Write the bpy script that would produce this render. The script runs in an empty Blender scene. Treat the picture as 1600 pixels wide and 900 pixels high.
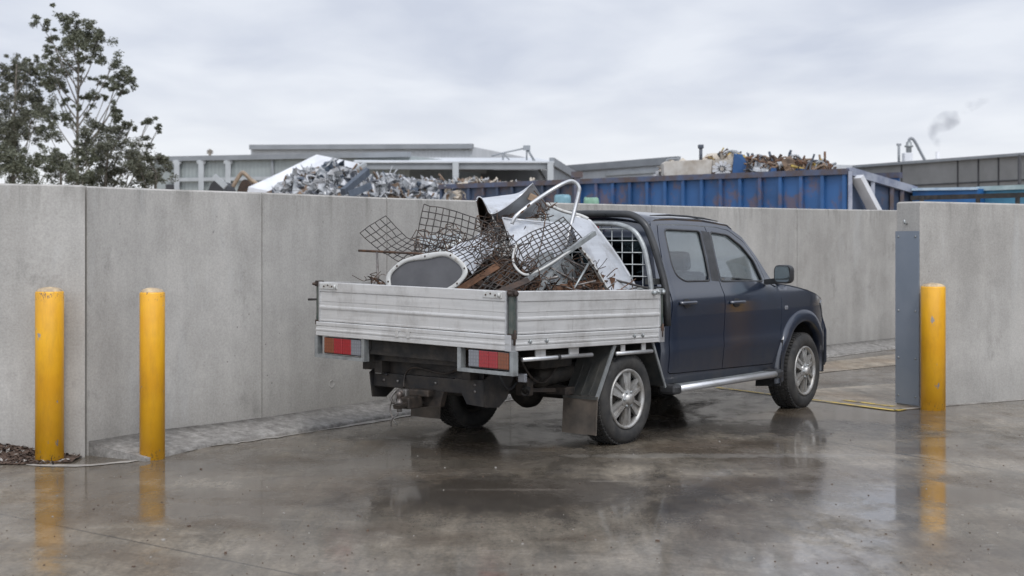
import bpy, bmesh, math, random
from mathutils import Vector, Matrix
from mathutils.geometry import delaunay_2d_cdt
S = bpy.context.scene
COL = S.collection
R = math.radians
# ---------------------------------------------------------------- camera
F = 2200.0; HC = 1.65; HY = 376.0
cd = bpy.data.cameras.new('camera'); cam = bpy.data.objects.new('camera', cd); COL.objects.link(cam)
cam.location = (0, 0, HC); cam.rotation_euler = (R(90), 0, 0)
cd.sensor_width = 36; cd.lens = F / 1600 * 36; cd.shift_y = -(450 - HY) / 1600
cd.clip_end = 3000; cd.clip_start = .1
cd.dof.use_dof = True; cd.dof.focus_distance = 11.8; cd.dof.aperture_fstop = 2.8
S.camera = cam
# ---------------------------------------------------------------- sky and sun
SUN_EL, SUN_AZ = 50, 166          # azimuth measured from +Y towards +X
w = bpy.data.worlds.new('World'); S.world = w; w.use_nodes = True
nt = w.node_tree; N = nt.nodes; L = nt.links
bg = N['Background']; bg.inputs['Strength'].default_value = .1
sky = N.new('ShaderNodeTexSky'); sky.sky_type = 'NISHITA'; sky.sun_disc = False
sky.sun_elevation = R(SUN_EL); sky.sun_rotation = R(SUN_AZ)
tc = N.new('ShaderNodeTexCoord'); sep = N.new('ShaderNodeSeparateXYZ'); L.new(tc.outputs['Generated'], sep.inputs[0])
# overcast: cloud deck mapped on a plane overhead (direction / height) so that streaks flatten to the horizon
mx = N.new('ShaderNodeMath'); mx.operation = 'MAXIMUM'; mx.inputs[1].default_value = 0; L.new(sep.outputs[2], mx.inputs[0])
ad = N.new('ShaderNodeMath'); ad.operation = 'ADD'; ad.inputs[1].default_value = .10; L.new(mx.outputs[0], ad.inputs[0])
dv = N.new('ShaderNodeVectorMath'); dv.operation = 'DIVIDE'; L.new(tc.outputs['Generated'], dv.inputs[0])
cb = N.new('ShaderNodeCombineXYZ'); L.new(ad.outputs[0], cb.inputs[0]); L.new(ad.outputs[0], cb.inputs[1]); cb.inputs[2].default_value = 1
L.new(cb.outputs[0], dv.inputs[1])
mp = N.new('ShaderNodeMapping'); mp.inputs['Location'].default_value = (3.1, 1.2, 0); mp.inputs['Scale'].default_value = (1.25, .8, .6); L.new(dv.outputs[0], mp.inputs[0])
n1 = N.new('ShaderNodeTexNoise'); n1.inputs['Scale'].default_value = 1.5; n1.inputs['Detail'].default_value = 6; n1.inputs['Roughness'].default_value = .47; n1.inputs['Distortion'].default_value = .25; L.new(mp.outputs[0], n1.inputs[0])
cr = N.new('ShaderNodeValToRGB'); L.new(n1.outputs[0], cr.inputs[0])
cr.color_ramp.elements[0].position = .36; cr.color_ramp.elements[0].color = (6.3, 6.75, 7.85, 1)
cr.color_ramp.elements[1].position = .66; cr.color_ramp.elements[1].color = (8.3, 8.65, 9.4, 1)
hr = N.new('ShaderNodeMapRange'); hr.inputs['From Min'].default_value = 0.0; hr.inputs['From Max'].default_value = .135; hr.inputs['To Min'].default_value = 1; hr.inputs['To Max'].default_value = 0
hr.interpolation_type = 'SMOOTHSTEP'
L.new(mx.outputs[0], hr.inputs['Value'])
hm = N.new('ShaderNodeMix'); hm.data_type = 'RGBA'; L.new(hr.outputs[0], hm.inputs['Factor']); L.new(cr.outputs[0], hm.inputs['A']); hm.inputs['B'].default_value = (9.6, 9.8, 10.1, 1)
fm = N.new('ShaderNodeMix'); fm.data_type = 'RGBA'; fm.inputs['Factor'].default_value = .95; L.new(sky.outputs[0], fm.inputs['A']); L.new(hm.outputs['Result'], fm.inputs['B'])
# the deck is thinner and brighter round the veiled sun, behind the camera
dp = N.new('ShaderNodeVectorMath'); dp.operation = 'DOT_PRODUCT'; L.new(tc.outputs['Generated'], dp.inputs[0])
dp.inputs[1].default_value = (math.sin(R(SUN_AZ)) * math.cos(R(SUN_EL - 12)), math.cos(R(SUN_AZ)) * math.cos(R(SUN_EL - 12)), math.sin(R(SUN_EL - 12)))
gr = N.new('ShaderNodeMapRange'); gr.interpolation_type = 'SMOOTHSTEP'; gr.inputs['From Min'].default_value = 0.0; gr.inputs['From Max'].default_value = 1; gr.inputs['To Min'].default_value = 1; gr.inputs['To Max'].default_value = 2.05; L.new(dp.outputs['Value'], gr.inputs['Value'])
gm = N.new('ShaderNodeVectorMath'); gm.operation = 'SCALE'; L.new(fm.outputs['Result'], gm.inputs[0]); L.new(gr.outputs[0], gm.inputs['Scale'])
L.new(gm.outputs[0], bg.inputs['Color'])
sl = bpy.data.lights.new('sun', 'SUN'); sun = bpy.data.objects.new('sun', sl); COL.objects.link(sun)
sl.energy = 1.5; sl.angle = R(14); sl.color = (1, .97, .93)
az = R(SUN_AZ); el = R(SUN_EL)
d = Vector((math.sin(az) * math.cos(el), math.cos(az) * math.cos(el), math.sin(el)))
sun.rotation_euler = d.to_track_quat('Z', 'Y').to_euler(); sun.location = (0, -5, 30)
S.view_settings.view_transform = 'Standard'; S.view_settings.look = 'None'; S.view_settings.exposure = 0.0; S.view_settings.gamma = 1
S.view_settings.use_curve_mapping = False
S.cycles.max_bounces = 8; S.cycles.transparent_max_bounces = 16
# ---------------------------------------------------------------- helpers
def tag(o, label=None, cat=None, group=None, kind=None):
    if label: o['label'] = label
    if cat: o['category'] = cat
    if group: o['group'] = group
    if kind: o['kind'] = kind
    return o
def empty(name, loc, rz=0, **k):
    o = bpy.data.objects.new(name, None); COL.objects.link(o); o.location = loc; o.rotation_euler = (0, 0, rz); o.empty_display_size = .2
    return tag(o, **k)
def at(px, py, Y):
    "world point seen at this place of the picture at depth Y"
    return Vector(((px - 800) / F * Y, Y, HC - (py - HY) / F * Y))
def gnd(px, py, z=0):
    Y = F * (HC - z) / (py - HY); return Vector(((px - 800) / F * Y, Y, z))
def lerp(a, b, t): return a + (b - a) * t
class MB:
    def __init__(s): s.v = []; s.f = []; s.m = []; s.mi = 0; s.sm = []; s.nr = {}
    def add(s, vs, fs, smooth=False):
        o = len(s.v); s.v += [Vector(p) for p in vs]
        for f in fs: s.f.append([i + o for i in f]); s.m.append(s.mi); s.sm.append(smooth)
        return s
    def box(s, c, d, rot=None, bev=0):
        x, y, z = d[0] / 2, d[1] / 2, d[2] / 2; c = Vector(c)
        if bev:
            bm = bmesh.new(); bmesh.ops.create_cube(bm, size=1)
            bmesh.ops.scale(bm, vec=d, verts=bm.verts); bmesh.ops.bevel(bm, geom=bm.edges[:], offset=bev, segments=2, affect='EDGES', profile=.5)
            bm.verts.index_update(); vs = [v.co.copy() for v in bm.verts]; fs = [[v.index for v in f.verts] for f in bm.faces]; bm.free()
        else:
            vs = [Vector((i * x, j * y, k * z)) for i in (-1, 1) for j in (-1, 1) for k in (-1, 1)]
            fs = [(0, 1, 3, 2), (4, 6, 7, 5), (0, 4, 5, 1), (2, 3, 7, 6), (0, 2, 6, 4), (1, 5, 7, 3)]
        if rot is not None: vs = [rot @ v for v in vs]
        return s.add([v + c for v in vs], fs)
    def b2(s, a, b, bev=0):
        a = Vector(a); b = Vector(b); return s.box((a + b) / 2, [abs(b[i] - a[i]) for i in range(3)], bev=bev)
    def tube(s, pts, r, n=8, closed=False, smooth=True, caps=True):
        pts = [Vector(p) for p in pts]; k = len(pts); vs = []; up = None
        rr = r if isinstance(r, (list, tuple)) else [r] * k
        for i, p in enumerate(pts):
            if closed: t = pts[(i + 1) % k] - pts[i - 1]
            else: t = pts[min(i + 1, k - 1)] - pts[max(i - 1, 0)]
            if t.length < 1e-9: t = Vector((0, 0, 1))
            t.normalize()
            if up is None: up = Vector((0, 0, 1)) if abs(t.z) < .9 else Vector((1, 0, 0))
            a = t.cross(up)
            if a.length < 1e-5: a = t.orthogonal()
            a.normalize(); b = a.cross(t).normalized(); up = b
            for j in range(n):
                q = 2 * math.pi * j / n; vs.append(p + (a * math.cos(q) + b * math.sin(q)) * rr[i])
        fs = []
        for i in range(k if closed else k - 1):
            for j in range(n):
                fs.append((i * n + j, i * n + (j + 1) % n, ((i + 1) % k) * n + (j + 1) % n, ((i + 1) % k) * n + j))
        if caps and not closed: fs += [tuple(range(n))[::-1], tuple((k - 1) * n + j for j in range(n))]
        return s.add(vs, fs, smooth)
    def bar(s, a, b, wd, ht, roll=None):
        a = Vector(a); b = Vector(b); t = (b - a); ln = t.length; t.normalize()
        up = roll if roll is not None else (Vector((0, 0, 1)) if abs(t.z) < .95 else Vector((1, 0, 0)))
        y = up.cross(t).normalized(); z = t.cross(y); m = Matrix((t, y, z)).transposed()
        return s.box((a + b) / 2, (ln, wd, ht), m)
    def prism(s, poly, off):
        "closed 3D polygon extruded by vector off"
        n = len(poly); off = Vector(off); p = [Vector(q) for q in poly]
        return s.add(p + [q + off for q in p], [tuple(range(n))[::-1], tuple(range(n, 2 * n))] + [(i, (i + 1) % n, n + (i + 1) % n, n + i) for i in range(n)])
    def lathe(s, prof, c, ax, n=40, smooth=True, closed=True):
        "prof = (radius, along axis)"
        c = Vector(c); ax = Vector(ax).normalized(); a = ax.orthogonal().normalized(); b = ax.cross(a); vs = []; k = len(prof)
        for i in range(n):
            q = 2 * math.pi * i / n; e = a * math.cos(q) + b * math.sin(q)
            for (r, h) in prof: vs.append(c + ax * h + e * r)
        fs = []
        for i in range(n):
            for j in range(k if closed else k - 1):
                fs.append((i * k + j, ((i + 1) % n) * k + j, ((i + 1) % n) * k + (j + 1) % k, i * k + (j + 1) % k))
        return s.add(vs, fs, smooth)
    def sheet(s, grid, th=0, smooth=True):
        "grid[i][j] of points; optional thickness"
        h = len(grid); wd = len(grid[0]); g = [Vector(p) for r_ in grid for p in r_]
        fs = [(i * wd + j, i * wd + j + 1, (i + 1) * wd + j + 1, (i + 1) * wd + j) for i in range(h - 1) for j in range(wd - 1)]
        if not th: return s.add(g, fs, smooth)
        nr = [Vector() for _ in g]
        for f in fs:
            n_ = (g[f[1]] - g[f[0]]).cross(g[f[3]] - g[f[0]])
            for i in f: nr[i] += n_
        g2 = [p - (n_.normalized() if n_.length > 0 else Vector((0, 0, 1))) * th for p, n_ in zip(g, nr)]
        s.add(g, fs, smooth); s.add(g2, [f[::-1] for f in fs], smooth)
        ring = [j for j in range(wd)] + [i * wd + wd - 1 for i in range(1, h)] + [(h - 1) * wd + j for j in range(wd - 2, -1, -1)] + [i * wd for i in range(h - 2, 0, -1)]
        vs = [g[i] for i in ring] + [g2[i] for i in ring]; n = len(ring)
        return s.add(vs, [(i, n + i, n + (i + 1) % n, (i + 1) % n) for i in range(n)])
    def build(s, name, mat, parent=None, tf=None, recenter=False, weld=False, outward=False, **k):
        vs = [tf(v) for v in s.v] if tf else s.v
        org = Vector()
        if recenter:
            org = Vector((sum(v.x for v in vs) / len(vs), sum(v.y for v in vs) / len(vs), min(v.z for v in vs)))
            vs = [v - org for v in vs]
        me = bpy.data.meshes.new(name); me.from_pydata([tuple(v) for v in vs], [], s.f)
        for m_ in (mat if isinstance(mat, (list, tuple)) else [mat]): me.materials.append(m_)
        me.polygons.foreach_set('material_index', s.m); me.polygons.foreach_set('use_smooth', s.sm)
        if weld:
            bm = bmesh.new(); bm.from_mesh(me); bmesh.ops.remove_doubles(bm, verts=bm.verts, dist=1e-4); bm.to_mesh(me); bm.free()
        me.update()
        if s.nr and not weld: me.normals_split_custom_set_from_vertices([tuple(s.nr.get(i, (0, 0, 0))) for i in range(len(s.v))])
        if outward:
            bm = bmesh.new(); bm.from_mesh(me); bmesh.ops.recalc_face_normals(bm, faces=bm.faces); bm.to_mesh(me); bm.free()
        o = bpy.data.objects.new(name, me); COL.objects.link(o); o.location = org
        if parent: o.parent = parent
        return tag(o, **k)
def cat(pts, n=6, closed=False):
    "Catmull-Rom through the points"
    P = [Vector(p) for p in pts]; k = len(P); out = []
    rng = range(k) if closed else range(k - 1)
    for i in rng:
        if closed: a, b, c, d_ = P[i - 1], P[i], P[(i + 1) % k], P[(i + 2) % k]
        else: a, b, c, d_ = P[max(i - 1, 0)], P[i], P[i + 1], P[min(i + 2, k - 1)]
        for j in range(n):
            t = j / n; out.append(.5 * ((2 * b) + (c - a) * t + (2 * a - 5 * b + 4 * c - d_) * t * t + (3 * b - a - 3 * c + d_) * t ** 3))
    if not closed: out.append(P[-1])
    return out
def rnd_poly(pts, r, n=4):
    out = []; k = len(pts)
    for i in range(k):
        p = Vector(pts[i]); a = Vector(pts[i - 1]) - p; b = Vector(pts[(i + 1) % k]) - p
        q = min(r, a.length * .45, b.length * .45)
        s0 = p + a.normalized() * q; s1 = p + b.normalized() * q
        for j in range(n + 1):
            t = j / n; out.append(s0 * (1 - t) ** 2 + p * 2 * t * (1 - t) + s1 * t * t)
    return out
def inpoly(x, y, P):
    c = False; j = len(P) - 1
    for i in range(len(P)):
        if (P[i][1] > y) != (P[j][1] > y) and x < (P[j][0] - P[i][0]) * (y - P[i][1]) / (P[j][1] - P[i][1]) + P[i][0]: c = not c
        j = i
    return c
def skin(mb, outline, holes, fn, step=.07, th=.018, thdir=None, flip=False):
    "2D outline with holes, triangulated with inner points, mapped to 3D by fn(a, b); thickness along thdir"
    loops = [outline] + list(holes); V = []; E = []
    for lp in loops:
        pts = []
        for i in range(len(lp)):
            a = Vector(lp[i][:2]); b = Vector(lp[(i + 1) % len(lp)][:2]); m_ = max(1, int((b - a).length / step))
            pts += [a.lerp(b, t / m_) for t in range(m_)]
        o = len(V); V += pts; E += [(o + i, o + (i + 1) % len(pts)) for i in range(len(pts))]
    xs = [p[0] for p in outline]; ys = [p[1] for p in outline]
    x = min(xs) + step / 2
    bound = V[:]
    while x < max(xs):
        y = min(ys) + step / 2
        while y < max(ys):
            if inpoly(x, y, outline) and not any(inpoly(x, y, h_) for h_ in holes) and min((x - p[0]) ** 2 + (y - p[1]) ** 2 for p in bound) > (step * .45) ** 2: V.append(Vector((x, y)))
            y += step
        x += step
    res = delaunay_2d_cdt(V, E, [], 0, 1e-6); v2 = res[0]; keep = []
    for f in res[2]:
        cx = sum(v2[i][0] for i in f) / 3; cy = sum(v2[i][1] for i in f) / 3
        if inpoly(cx, cy, outline) and not any(inpoly(cx, cy, h_) for h_ in holes): keep.append(list(f) if not flip else list(f)[::-1])
    p3 = [Vector(fn(p[0], p[1])) for p in v2]; o_ = len(mb.v); h_ = .006
    for i, p in enumerate(v2):
        n_ = (Vector(fn(p[0] + h_, p[1])) - Vector(fn(p[0] - h_, p[1]))).cross(Vector(fn(p[0], p[1] + h_)) - Vector(fn(p[0], p[1] - h_))).normalized()
        if thdir is not None and n_.dot(Vector(thdir)) > 0: n_ = -n_
        mb.nr[o_ + i] = n_
    mb.add(p3, keep, True)
    if th:
        thd = Vector(thdir); q3 = [p + thd * th for p in p3]; mb.add(q3, [f[::-1] for f in keep], True)
        ec = {}
        for f in keep:
            for i in range(3):
                e = (f[i], f[(i + 1) % 3]); ec[tuple(sorted(e))] = ec.get(tuple(sorted(e)), []) + [e]
        for e_ in ec.values():
            if len(e_) == 1:
                a, b = e_[0]; mb.add([p3[a], p3[b], q3[b], q3[a]], [(1, 0, 3, 2)])
# ---------------------------------------------------------------- materials
class NT:
    def __init__(s, name):
        s.m = bpy.data.materials.new(name); s.m.use_nodes = True; s.t = s.m.node_tree; s.n = s.t.nodes; s.b = s.n['Principled BSDF']
        s.co = s.n.new('ShaderNodeTexCoord').outputs['Object']
    def link(s, a, b): s.t.links.new(a, b)
    def map(s, sc=(1, 1, 1), loc=(0, 0, 0), rot=(0, 0, 0), src=None):
        m = s.n.new('ShaderNodeMapping'); m.inputs['Scale'].default_value = sc; m.inputs['Location'].default_value = loc; m.inputs['Rotation'].default_value = rot
        s.link(src or s.co, m.inputs[0]); return m.outputs[0]
    def noise(s, scale, detail=4, rough=.55, vec=None, dist=0, out=0):
        n = s.n.new('ShaderNodeTexNoise'); n.inputs['Scale'].default_value = scale; n.inputs['Detail'].default_value = detail; n.inputs['Roughness'].default_value = rough; n.inputs['Distortion'].default_value = dist
        s.link(vec if vec is not None else s.co, n.inputs['Vector']); return n.outputs[out]
    def ramp(s, src, stops, interp='LINEAR'):
        r = s.n.new('ShaderNodeValToRGB'); r.color_ramp.interpolation = interp; e = r.color_ramp.elements
        while len(e) < len(stops): e.new(.5)
        for i, (p, c) in enumerate(stops):
            e[i].position = p; e[i].color = (c, c, c, 1) if isinstance(c, (int, float)) else (*c, 1)
        s.link(src, r.inputs[0]); return r.outputs[0]
    def mix(s, f, a, b, mode='MIX'):
        m = s.n.new('ShaderNodeMix'); m.data_type = 'RGBA'; m.blend_type = mode; m.clamp_result = False
        for k, x in (('Factor', f), ('A', a), ('B', b)):
            if isinstance(x, (int, float)): m.inputs[k].default_value = x if k == 'Factor' else (x, x, x, 1)
            elif isinstance(x, tuple): m.inputs[k].default_value = (*x, 1)
            else: s.link(x, m.inputs[k])
        return m.outputs['Result']
    def math(s, op, a, b=None, clamp=False):
        m = s.n.new('ShaderNodeMath'); m.operation = op; m.use_clamp = clamp
        for i, x in enumerate((a, b)):
            if x is None: continue
            if isinstance(x, (int, float)): m.inputs[i].default_value = x
            else: s.link(x, m.inputs[i])
        return m.outputs[0]
    def set(s, **k):
        for a, x in k.items():
            i = s.b.inputs[a.replace('_', ' ')]
            if isinstance(x, (int, float)): i.default_value = x
            elif isinstance(x, tuple): i.default_value = (*x, 1) if len(x) == 3 else x
            else: s.link(x, i)
        return s
    def bump(s, h, st=.3, dist=.01):
        b = s.n.new('ShaderNodeBump'); b.inputs['Strength'].default_value = st; b.inputs['Distance'].default_value = dist; s.link(h, b.inputs['Height']); s.link(b.outputs[0], s.b.inputs['Normal']); return s
def worn(name, base, alt, scale=6, metal=0, rough=.5, rvar=.15, bump=0, lo=.4, hi=.65, spec=None):
    t = NT(name); f = t.ramp(t.noise(scale, 6, .62), [(lo, 0), (hi, 1)])
    t.set(Base_Color=t.mix(f, base, alt), Metallic=metal, Roughness=t.ramp(t.noise(scale * 2.3, 3), [(.3, max(rough - rvar, .03)), (.7, min(rough + rvar, 1))]))
    if bump: t.bump(t.noise(scale * 6, 4), bump, .004)
    return t.m
M = {}
def concrete_wall():
    t = NT('concrete wall')
    big = t.ramp(t.noise(.55, 5, .6), [(.3, (.345, .329, .303)), (.5, (.392, .377, .350)), (.7, (.445, .429, .400))])
    streak = t.ramp(t.noise(1.0, 6, .65, t.map((3.2, 3.2, .55))), [(.32, .84), (.62, 1.04)])
    c = t.mix(.85, big, streak, 'MULTIPLY')
    med = t.ramp(t.noise(3.2, 8, .7, dist=.4), [(.34, .87), (.58, 1.04)])
    c = t.mix(.7, c, med, 'MULTIPLY')
    # stained patches and drips, spots of air holes
    st = t.ramp(t.noise(2.1, 7, .72, t.map((1.2, 1.2, .8), (4, 2, 1))), [(.60, 0), (.72, 1)])
    c = t.mix(t.math('MULTIPLY', st, .42), c, (.13, .125, .115))
    vo = t.n.new('ShaderNodeTexVoronoi'); vo.inputs['Scale'].default_value = 11; t.link(t.co, vo.inputs['Vector'])
    hole = t.math('MULTIPLY', t.ramp(vo.outputs['Distance'], [(.05, 1), (.11, 0)]), t.ramp(t.noise(1.6, 3, .6, t.map(loc=(9, 1, 2))), [(.52, 0), (.6, 1)]))
    c = t.mix(t.math('MULTIPLY', hole, .6), c, (.10, .095, .09))
    pale = t.ramp(t.noise(.9, 4, .6, t.map((3, 3, .6), (7, 7, 0))), [(.60, 0), (.75, 1)])
    c = t.mix(t.math('MULTIPLY', pale, .5), c, (.46, .46, .45))
    # darker weathering band under the coping and dirt splash near the base
    sp = t.n.new('ShaderNodeSeparateXYZ'); t.link(t.co, sp.inputs[0])
    zz = t.math('ADD', sp.outputs[2], t.math('MULTIPLY', t.noise(2.5, 5, .7, t.map((2, 2, .2))), .5))
    dirt = t.ramp(zz, [(.15, 1), (.75, 0)]) 
    c = t.mix(t.math('MULTIPLY', dirt, .3), c, (.16, .15, .135))
    drip = t.math('MULTIPLY', t.ramp(t.math('MULTIPLY', zz, .4), [(.80, 0), (.95, 1)]), t.ramp(t.noise(7, 5, .7, t.map((1, 1, .12))), [(.5, 0), (.64, 1)]))
    c = t.mix(t.math('MULTIPLY', drip, .45), c, (.12, .115, .10))
    fine = t.ramp(t.noise(60, 3, .7), [(.3, .84), (.7, 1.08)])
    c = t.mix(1, c, fine, 'MULTIPLY')
    t.set(Base_Color=c, Roughness=.72, Specular_IOR_Level=.35)
    h = t.math('ADD', t.math('MULTIPLY', t.noise(14, 6, .65), 1.0), t.math('MULTIPLY', hole, -1.2))
    t.bump(h, .35, .006); return t.m
M['wall'] = concrete_wall()
def skirt_m():
    t = NT('rough sprayed concrete')
    c = t.ramp(t.noise(13, 8, .75), [(.3, (.11, .10, .092)), (.5, (.23, .218, .20)), (.68, (.36, .345, .32))])
    c = t.mix(.6, c, t.ramp(t.noise(1.3, 4), [(.35, .7), (.65, 1.1)]), 'MULTIPLY')
    t.set(Base_Color=c, Roughness=.75); t.bump(t.noise(34, 6, .7), .6, .012); return t.m
M['skirt'] = skirt_m()
def ground_m(name='wet concrete', dry=0.0, tone=1.0):
    t = NT(name)
    rot = (0, 0, R(-35))
    flow = t.map((1.7, .9, 1), (0, 0, 0), (0, 0, R(38)))
    c1 = t.ramp(t.noise(.45, 7, .6, t.map((1, 1.6, 1), rot=rot)), [(.3, (.058, .045, .031)), (.46, (.112, .092, .067)), (.64, (.20, .170, .130))])
    c2 = t.ramp(t.noise(2.2, 8, .72, flow, .8), [(.36, .60), (.50, .97), (.64, 1.28)])
    c = t.mix(.8, c1, c2, 'MULTIPLY')
    c3 = t.ramp(t.noise(34, 7, .8), [(.34, .50), (.5, 1.0), (.66, 1.5)]); c = t.mix(.9, c, c3, 'MULTIPLY')
    c4 = t.ramp(t.noise(1.0, 8, .75, t.map((11, 1.1, 1), rot=(0, 0, R(40))), .3), [(.36, .72), (.62, 1.22)]); c = t.mix(.8, c, c4, 'MULTIPLY')
    # paler scraped streaks, brown silt, oil-dark spots
    sc = t.ramp(t.noise(3.0, 9, .8, t.map((.5, 4.5, 1), (3, 1, 0), (0, 0, R(28))), .6), [(.615, 0), (.67, 1)])
    c = t.mix(t.math('MULTIPLY', sc, .6), c, (.33, .305, .27))
    sc2 = t.ramp(t.noise(5.0, 8, .8, t.map((.8, 3.0, 1), (9, 1, 0), (0, 0, R(-50))), .9), [(.62, 0), (.68, 1)])
    c = t.mix(t.math('MULTIPLY', sc2, .35), c, (.035, .032, .028))
    br = t.ramp(t.noise(.7, 6, .65, t.map((1, 1.2, 1), (5, 8, 0), rot), .6), [(.47, 0), (.58, 1)])
    c = t.mix(t.math('MULTIPLY', br, .6), c, (.075, .052, .032))
    vo = t.n.new('ShaderNodeTexVoronoi'); vo.inputs['Scale'].default_value = 9; t.link(t.co, vo.inputs['Vector'])
    grit = t.math('MULTIPLY', t.ramp(vo.outputs['Distance'], [(.035, 1), (.06, 0)]), t.ramp(t.noise(1.1, 3), [(.5, 0), (.6, 1)]))
    c = t.mix(t.math('MULTIPLY', grit, .7), c, (.34, .31, .28))
    # saw-cut joints of the slab (long straight grooves)
    def groove(ax, ay, bx, by, wd=.006):
        dx, dy = bx - ax, by - ay; l_ = math.hypot(dx, dy); nx, ny = -dy / l_, dx / l_
        vm = t.n.new('ShaderNodeVectorMath'); vm.operation = 'DOT_PRODUCT'; t.link(t.co, vm.inputs[0]); vm.inputs[1].default_value = (nx, ny, 0)
        dd = t.math('ABSOLUTE', t.math('SUBTRACT', vm.outputs['Value'], nx * ax + ny * ay))
        return t.ramp(dd, [(0, 1), (wd, 1), (wd * 1.6, 0)])
    a = gnd(0, 803); b = gnd(440, 893); g = groove(a.x, a.y, b.x, b.y)
    a = gnd(1000, 640); b = gnd(1600, 742); g2 = groove(a.x, a.y, b.x, b.y, .008)
    a = gnd(1030, 700); b = gnd(1396, 686); g3 = groove(a.x, a.y, b.x, b.y, .006)
    jt = t.math('MAXIMUM', t.math('MAXIMUM', g, g2), g3)
    c = t.mix(t.math('MULTIPLY', jt, .75), c, (.02, .018, .016))
    def tone_patch(px, py, rx, ry, ang, col_, amt, ns=1.4):  # ragged ellipse blended into the base colour
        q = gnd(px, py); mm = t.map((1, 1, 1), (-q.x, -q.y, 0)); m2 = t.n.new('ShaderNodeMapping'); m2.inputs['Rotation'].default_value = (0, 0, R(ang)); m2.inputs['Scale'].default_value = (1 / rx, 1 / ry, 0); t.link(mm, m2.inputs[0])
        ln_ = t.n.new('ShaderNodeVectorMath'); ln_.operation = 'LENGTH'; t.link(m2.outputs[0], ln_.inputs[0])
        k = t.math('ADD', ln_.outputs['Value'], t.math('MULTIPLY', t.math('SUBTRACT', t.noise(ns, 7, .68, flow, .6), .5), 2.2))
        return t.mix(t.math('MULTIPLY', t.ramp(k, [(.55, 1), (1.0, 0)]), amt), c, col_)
    c = tone_patch(820, 770, 1.5, 1.0, -50, (.036, .028, .020), .85)
    c = tone_patch(1130, 668, 2.4, .8, -30, (.036, .031, .026), .8)
    c = tone_patch(620, 720, 2.6, .9, -55, (.085, .075, .062), .45)
    c = tone_patch(1130, 712, 1.5, .14, 14, (.26, .24, .21), .5, 3)
    c = tone_patch(800, 765, .5, .045, -42, (.20, .17, .14), .35, 4)
    c = tone_patch(960, 752, .22, .03, 6, (.22, .20, .17), .35, 4)
    if tone != 1: c = t.mix(1, c, (tone, tone, tone), 'MULTIPLY')
    # the water film: shallow, thinner over the rubbed-up patches
    wet = t.noise(.62, 6, .6, t.map((1.25, 1.0, 1), (2.3, 4.4, 0), (0, 0, R(-20))), .8)
    wet2 = t.noise(2.6, 6, .7, t.map((1.6, 1.1, 1), (1, 7, 0), (0, 0, R(40))), .5)
    wet3 = t.noise(17, 8, .8)
    wf = t.math('ADD', t.math('ADD', t.math('MULTIPLY', wet, .58), t.math('MULTIPLY', wet2, .24)), t.math('MULTIPLY', wet3, .18))
    film = t.ramp(wf, [(.40, .32 * (1 - dry)), (.46, .70 * (1 - dry)), (.53, 1.0 * (1 - dry))])
    crough = t.ramp(wf, [(.40, .40), (.46, .20), (.53, .08)])
    t.set(Base_Color=c, Roughness=.6, Coat_Weight=film, Coat_Roughness=crough, Coat_IOR=1.5, Specular_IOR_Level=.3)
    h = t.math('ADD', t.math('MULTIPLY', t.noise(40, 5, .7), .35), t.math('MULTIPLY', t.noise(4.5, 6, .6, flow), .5))
    h = t.math('SUBTRACT', h, t.math('MULTIPLY', jt, 1.0))
    t.bump(h, .5, .006)
    bw = t.n.new('ShaderNodeBump'); bw.inputs['Strength'].default_value = .12; bw.inputs['Distance'].default_value = .004
    hh = t.math('ADD', t.noise(1.6, 3, .5), t.math('MULTIPLY', t.noise(30, 5, .7), .16))
    t.link(hh, bw.inputs['Height']); t.link(bw.outputs[0], t.b.inputs['Coat Normal'])
    return t.m
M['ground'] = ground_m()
M['apron'] = ground_m('pale damp concrete', .35, 2.2)
def yellow():
    t = NT('yellow bollard paint'); oi = t.n.new('ShaderNodeObjectInfo'); va = t.n.new('ShaderNodeVectorMath'); va.operation = 'ADD'; t.link(t.co, va.inputs[0]); t.link(oi.outputs['Location'], va.inputs[1]); c0o = t.co
    c = t.mix(t.ramp(t.noise(2.5, 4), [(.35, 0), (.65, 1)]), (.70, .335, .010), (.80, .42, .014))
    chip = t.ramp(t.noise(6.5, 6, .66, t.map((1.6, 1.6, .75), src=va.outputs[0])), [(.655, 0), (.668, 1)])
    c = t.mix(chip, c, (.30, .28, .26))
    dr = t.ramp(t.noise(7, 6, .7, t.map((1.5, 1.5, .4), (3, 3, 3), src=va.outputs[0])), [(.46, 0), (.72, 1)])
    c = t.mix(t.math('MULTIPLY', dr, .35), c, (.34, .17, .03))
    rim = t.ramp(t.noise(38, 5, .75, t.map((1, 1, .5))), [(.56, 0), (.60, 1)])
    sp = t.n.new('ShaderNodeSeparateXYZ'); t.link(t.co, sp.inputs[0])
    ends = t.math('ADD', t.ramp(sp.outputs[2], [(.03, 1), (.10, 0)]), t.ramp(t.math('MULTIPLY', sp.outputs[2], .5), [(.595, 0), (.62, 1)]), True)
    c = t.mix(t.math('MULTIPLY', ends, rim), c, (.14, .09, .06))
    t.set(Base_Color=c, Roughness=.42, Coat_Weight=.15, Coat_Roughness=.2); t.bump(t.noise(18, 4), .12, .003); return t.m
M['yellow'] = yellow()
M['cap'] = worn('worn bollard cap', (.55, .42, .25), (.28, .22, .16), 14, 0, .6, .1, .2)
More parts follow.
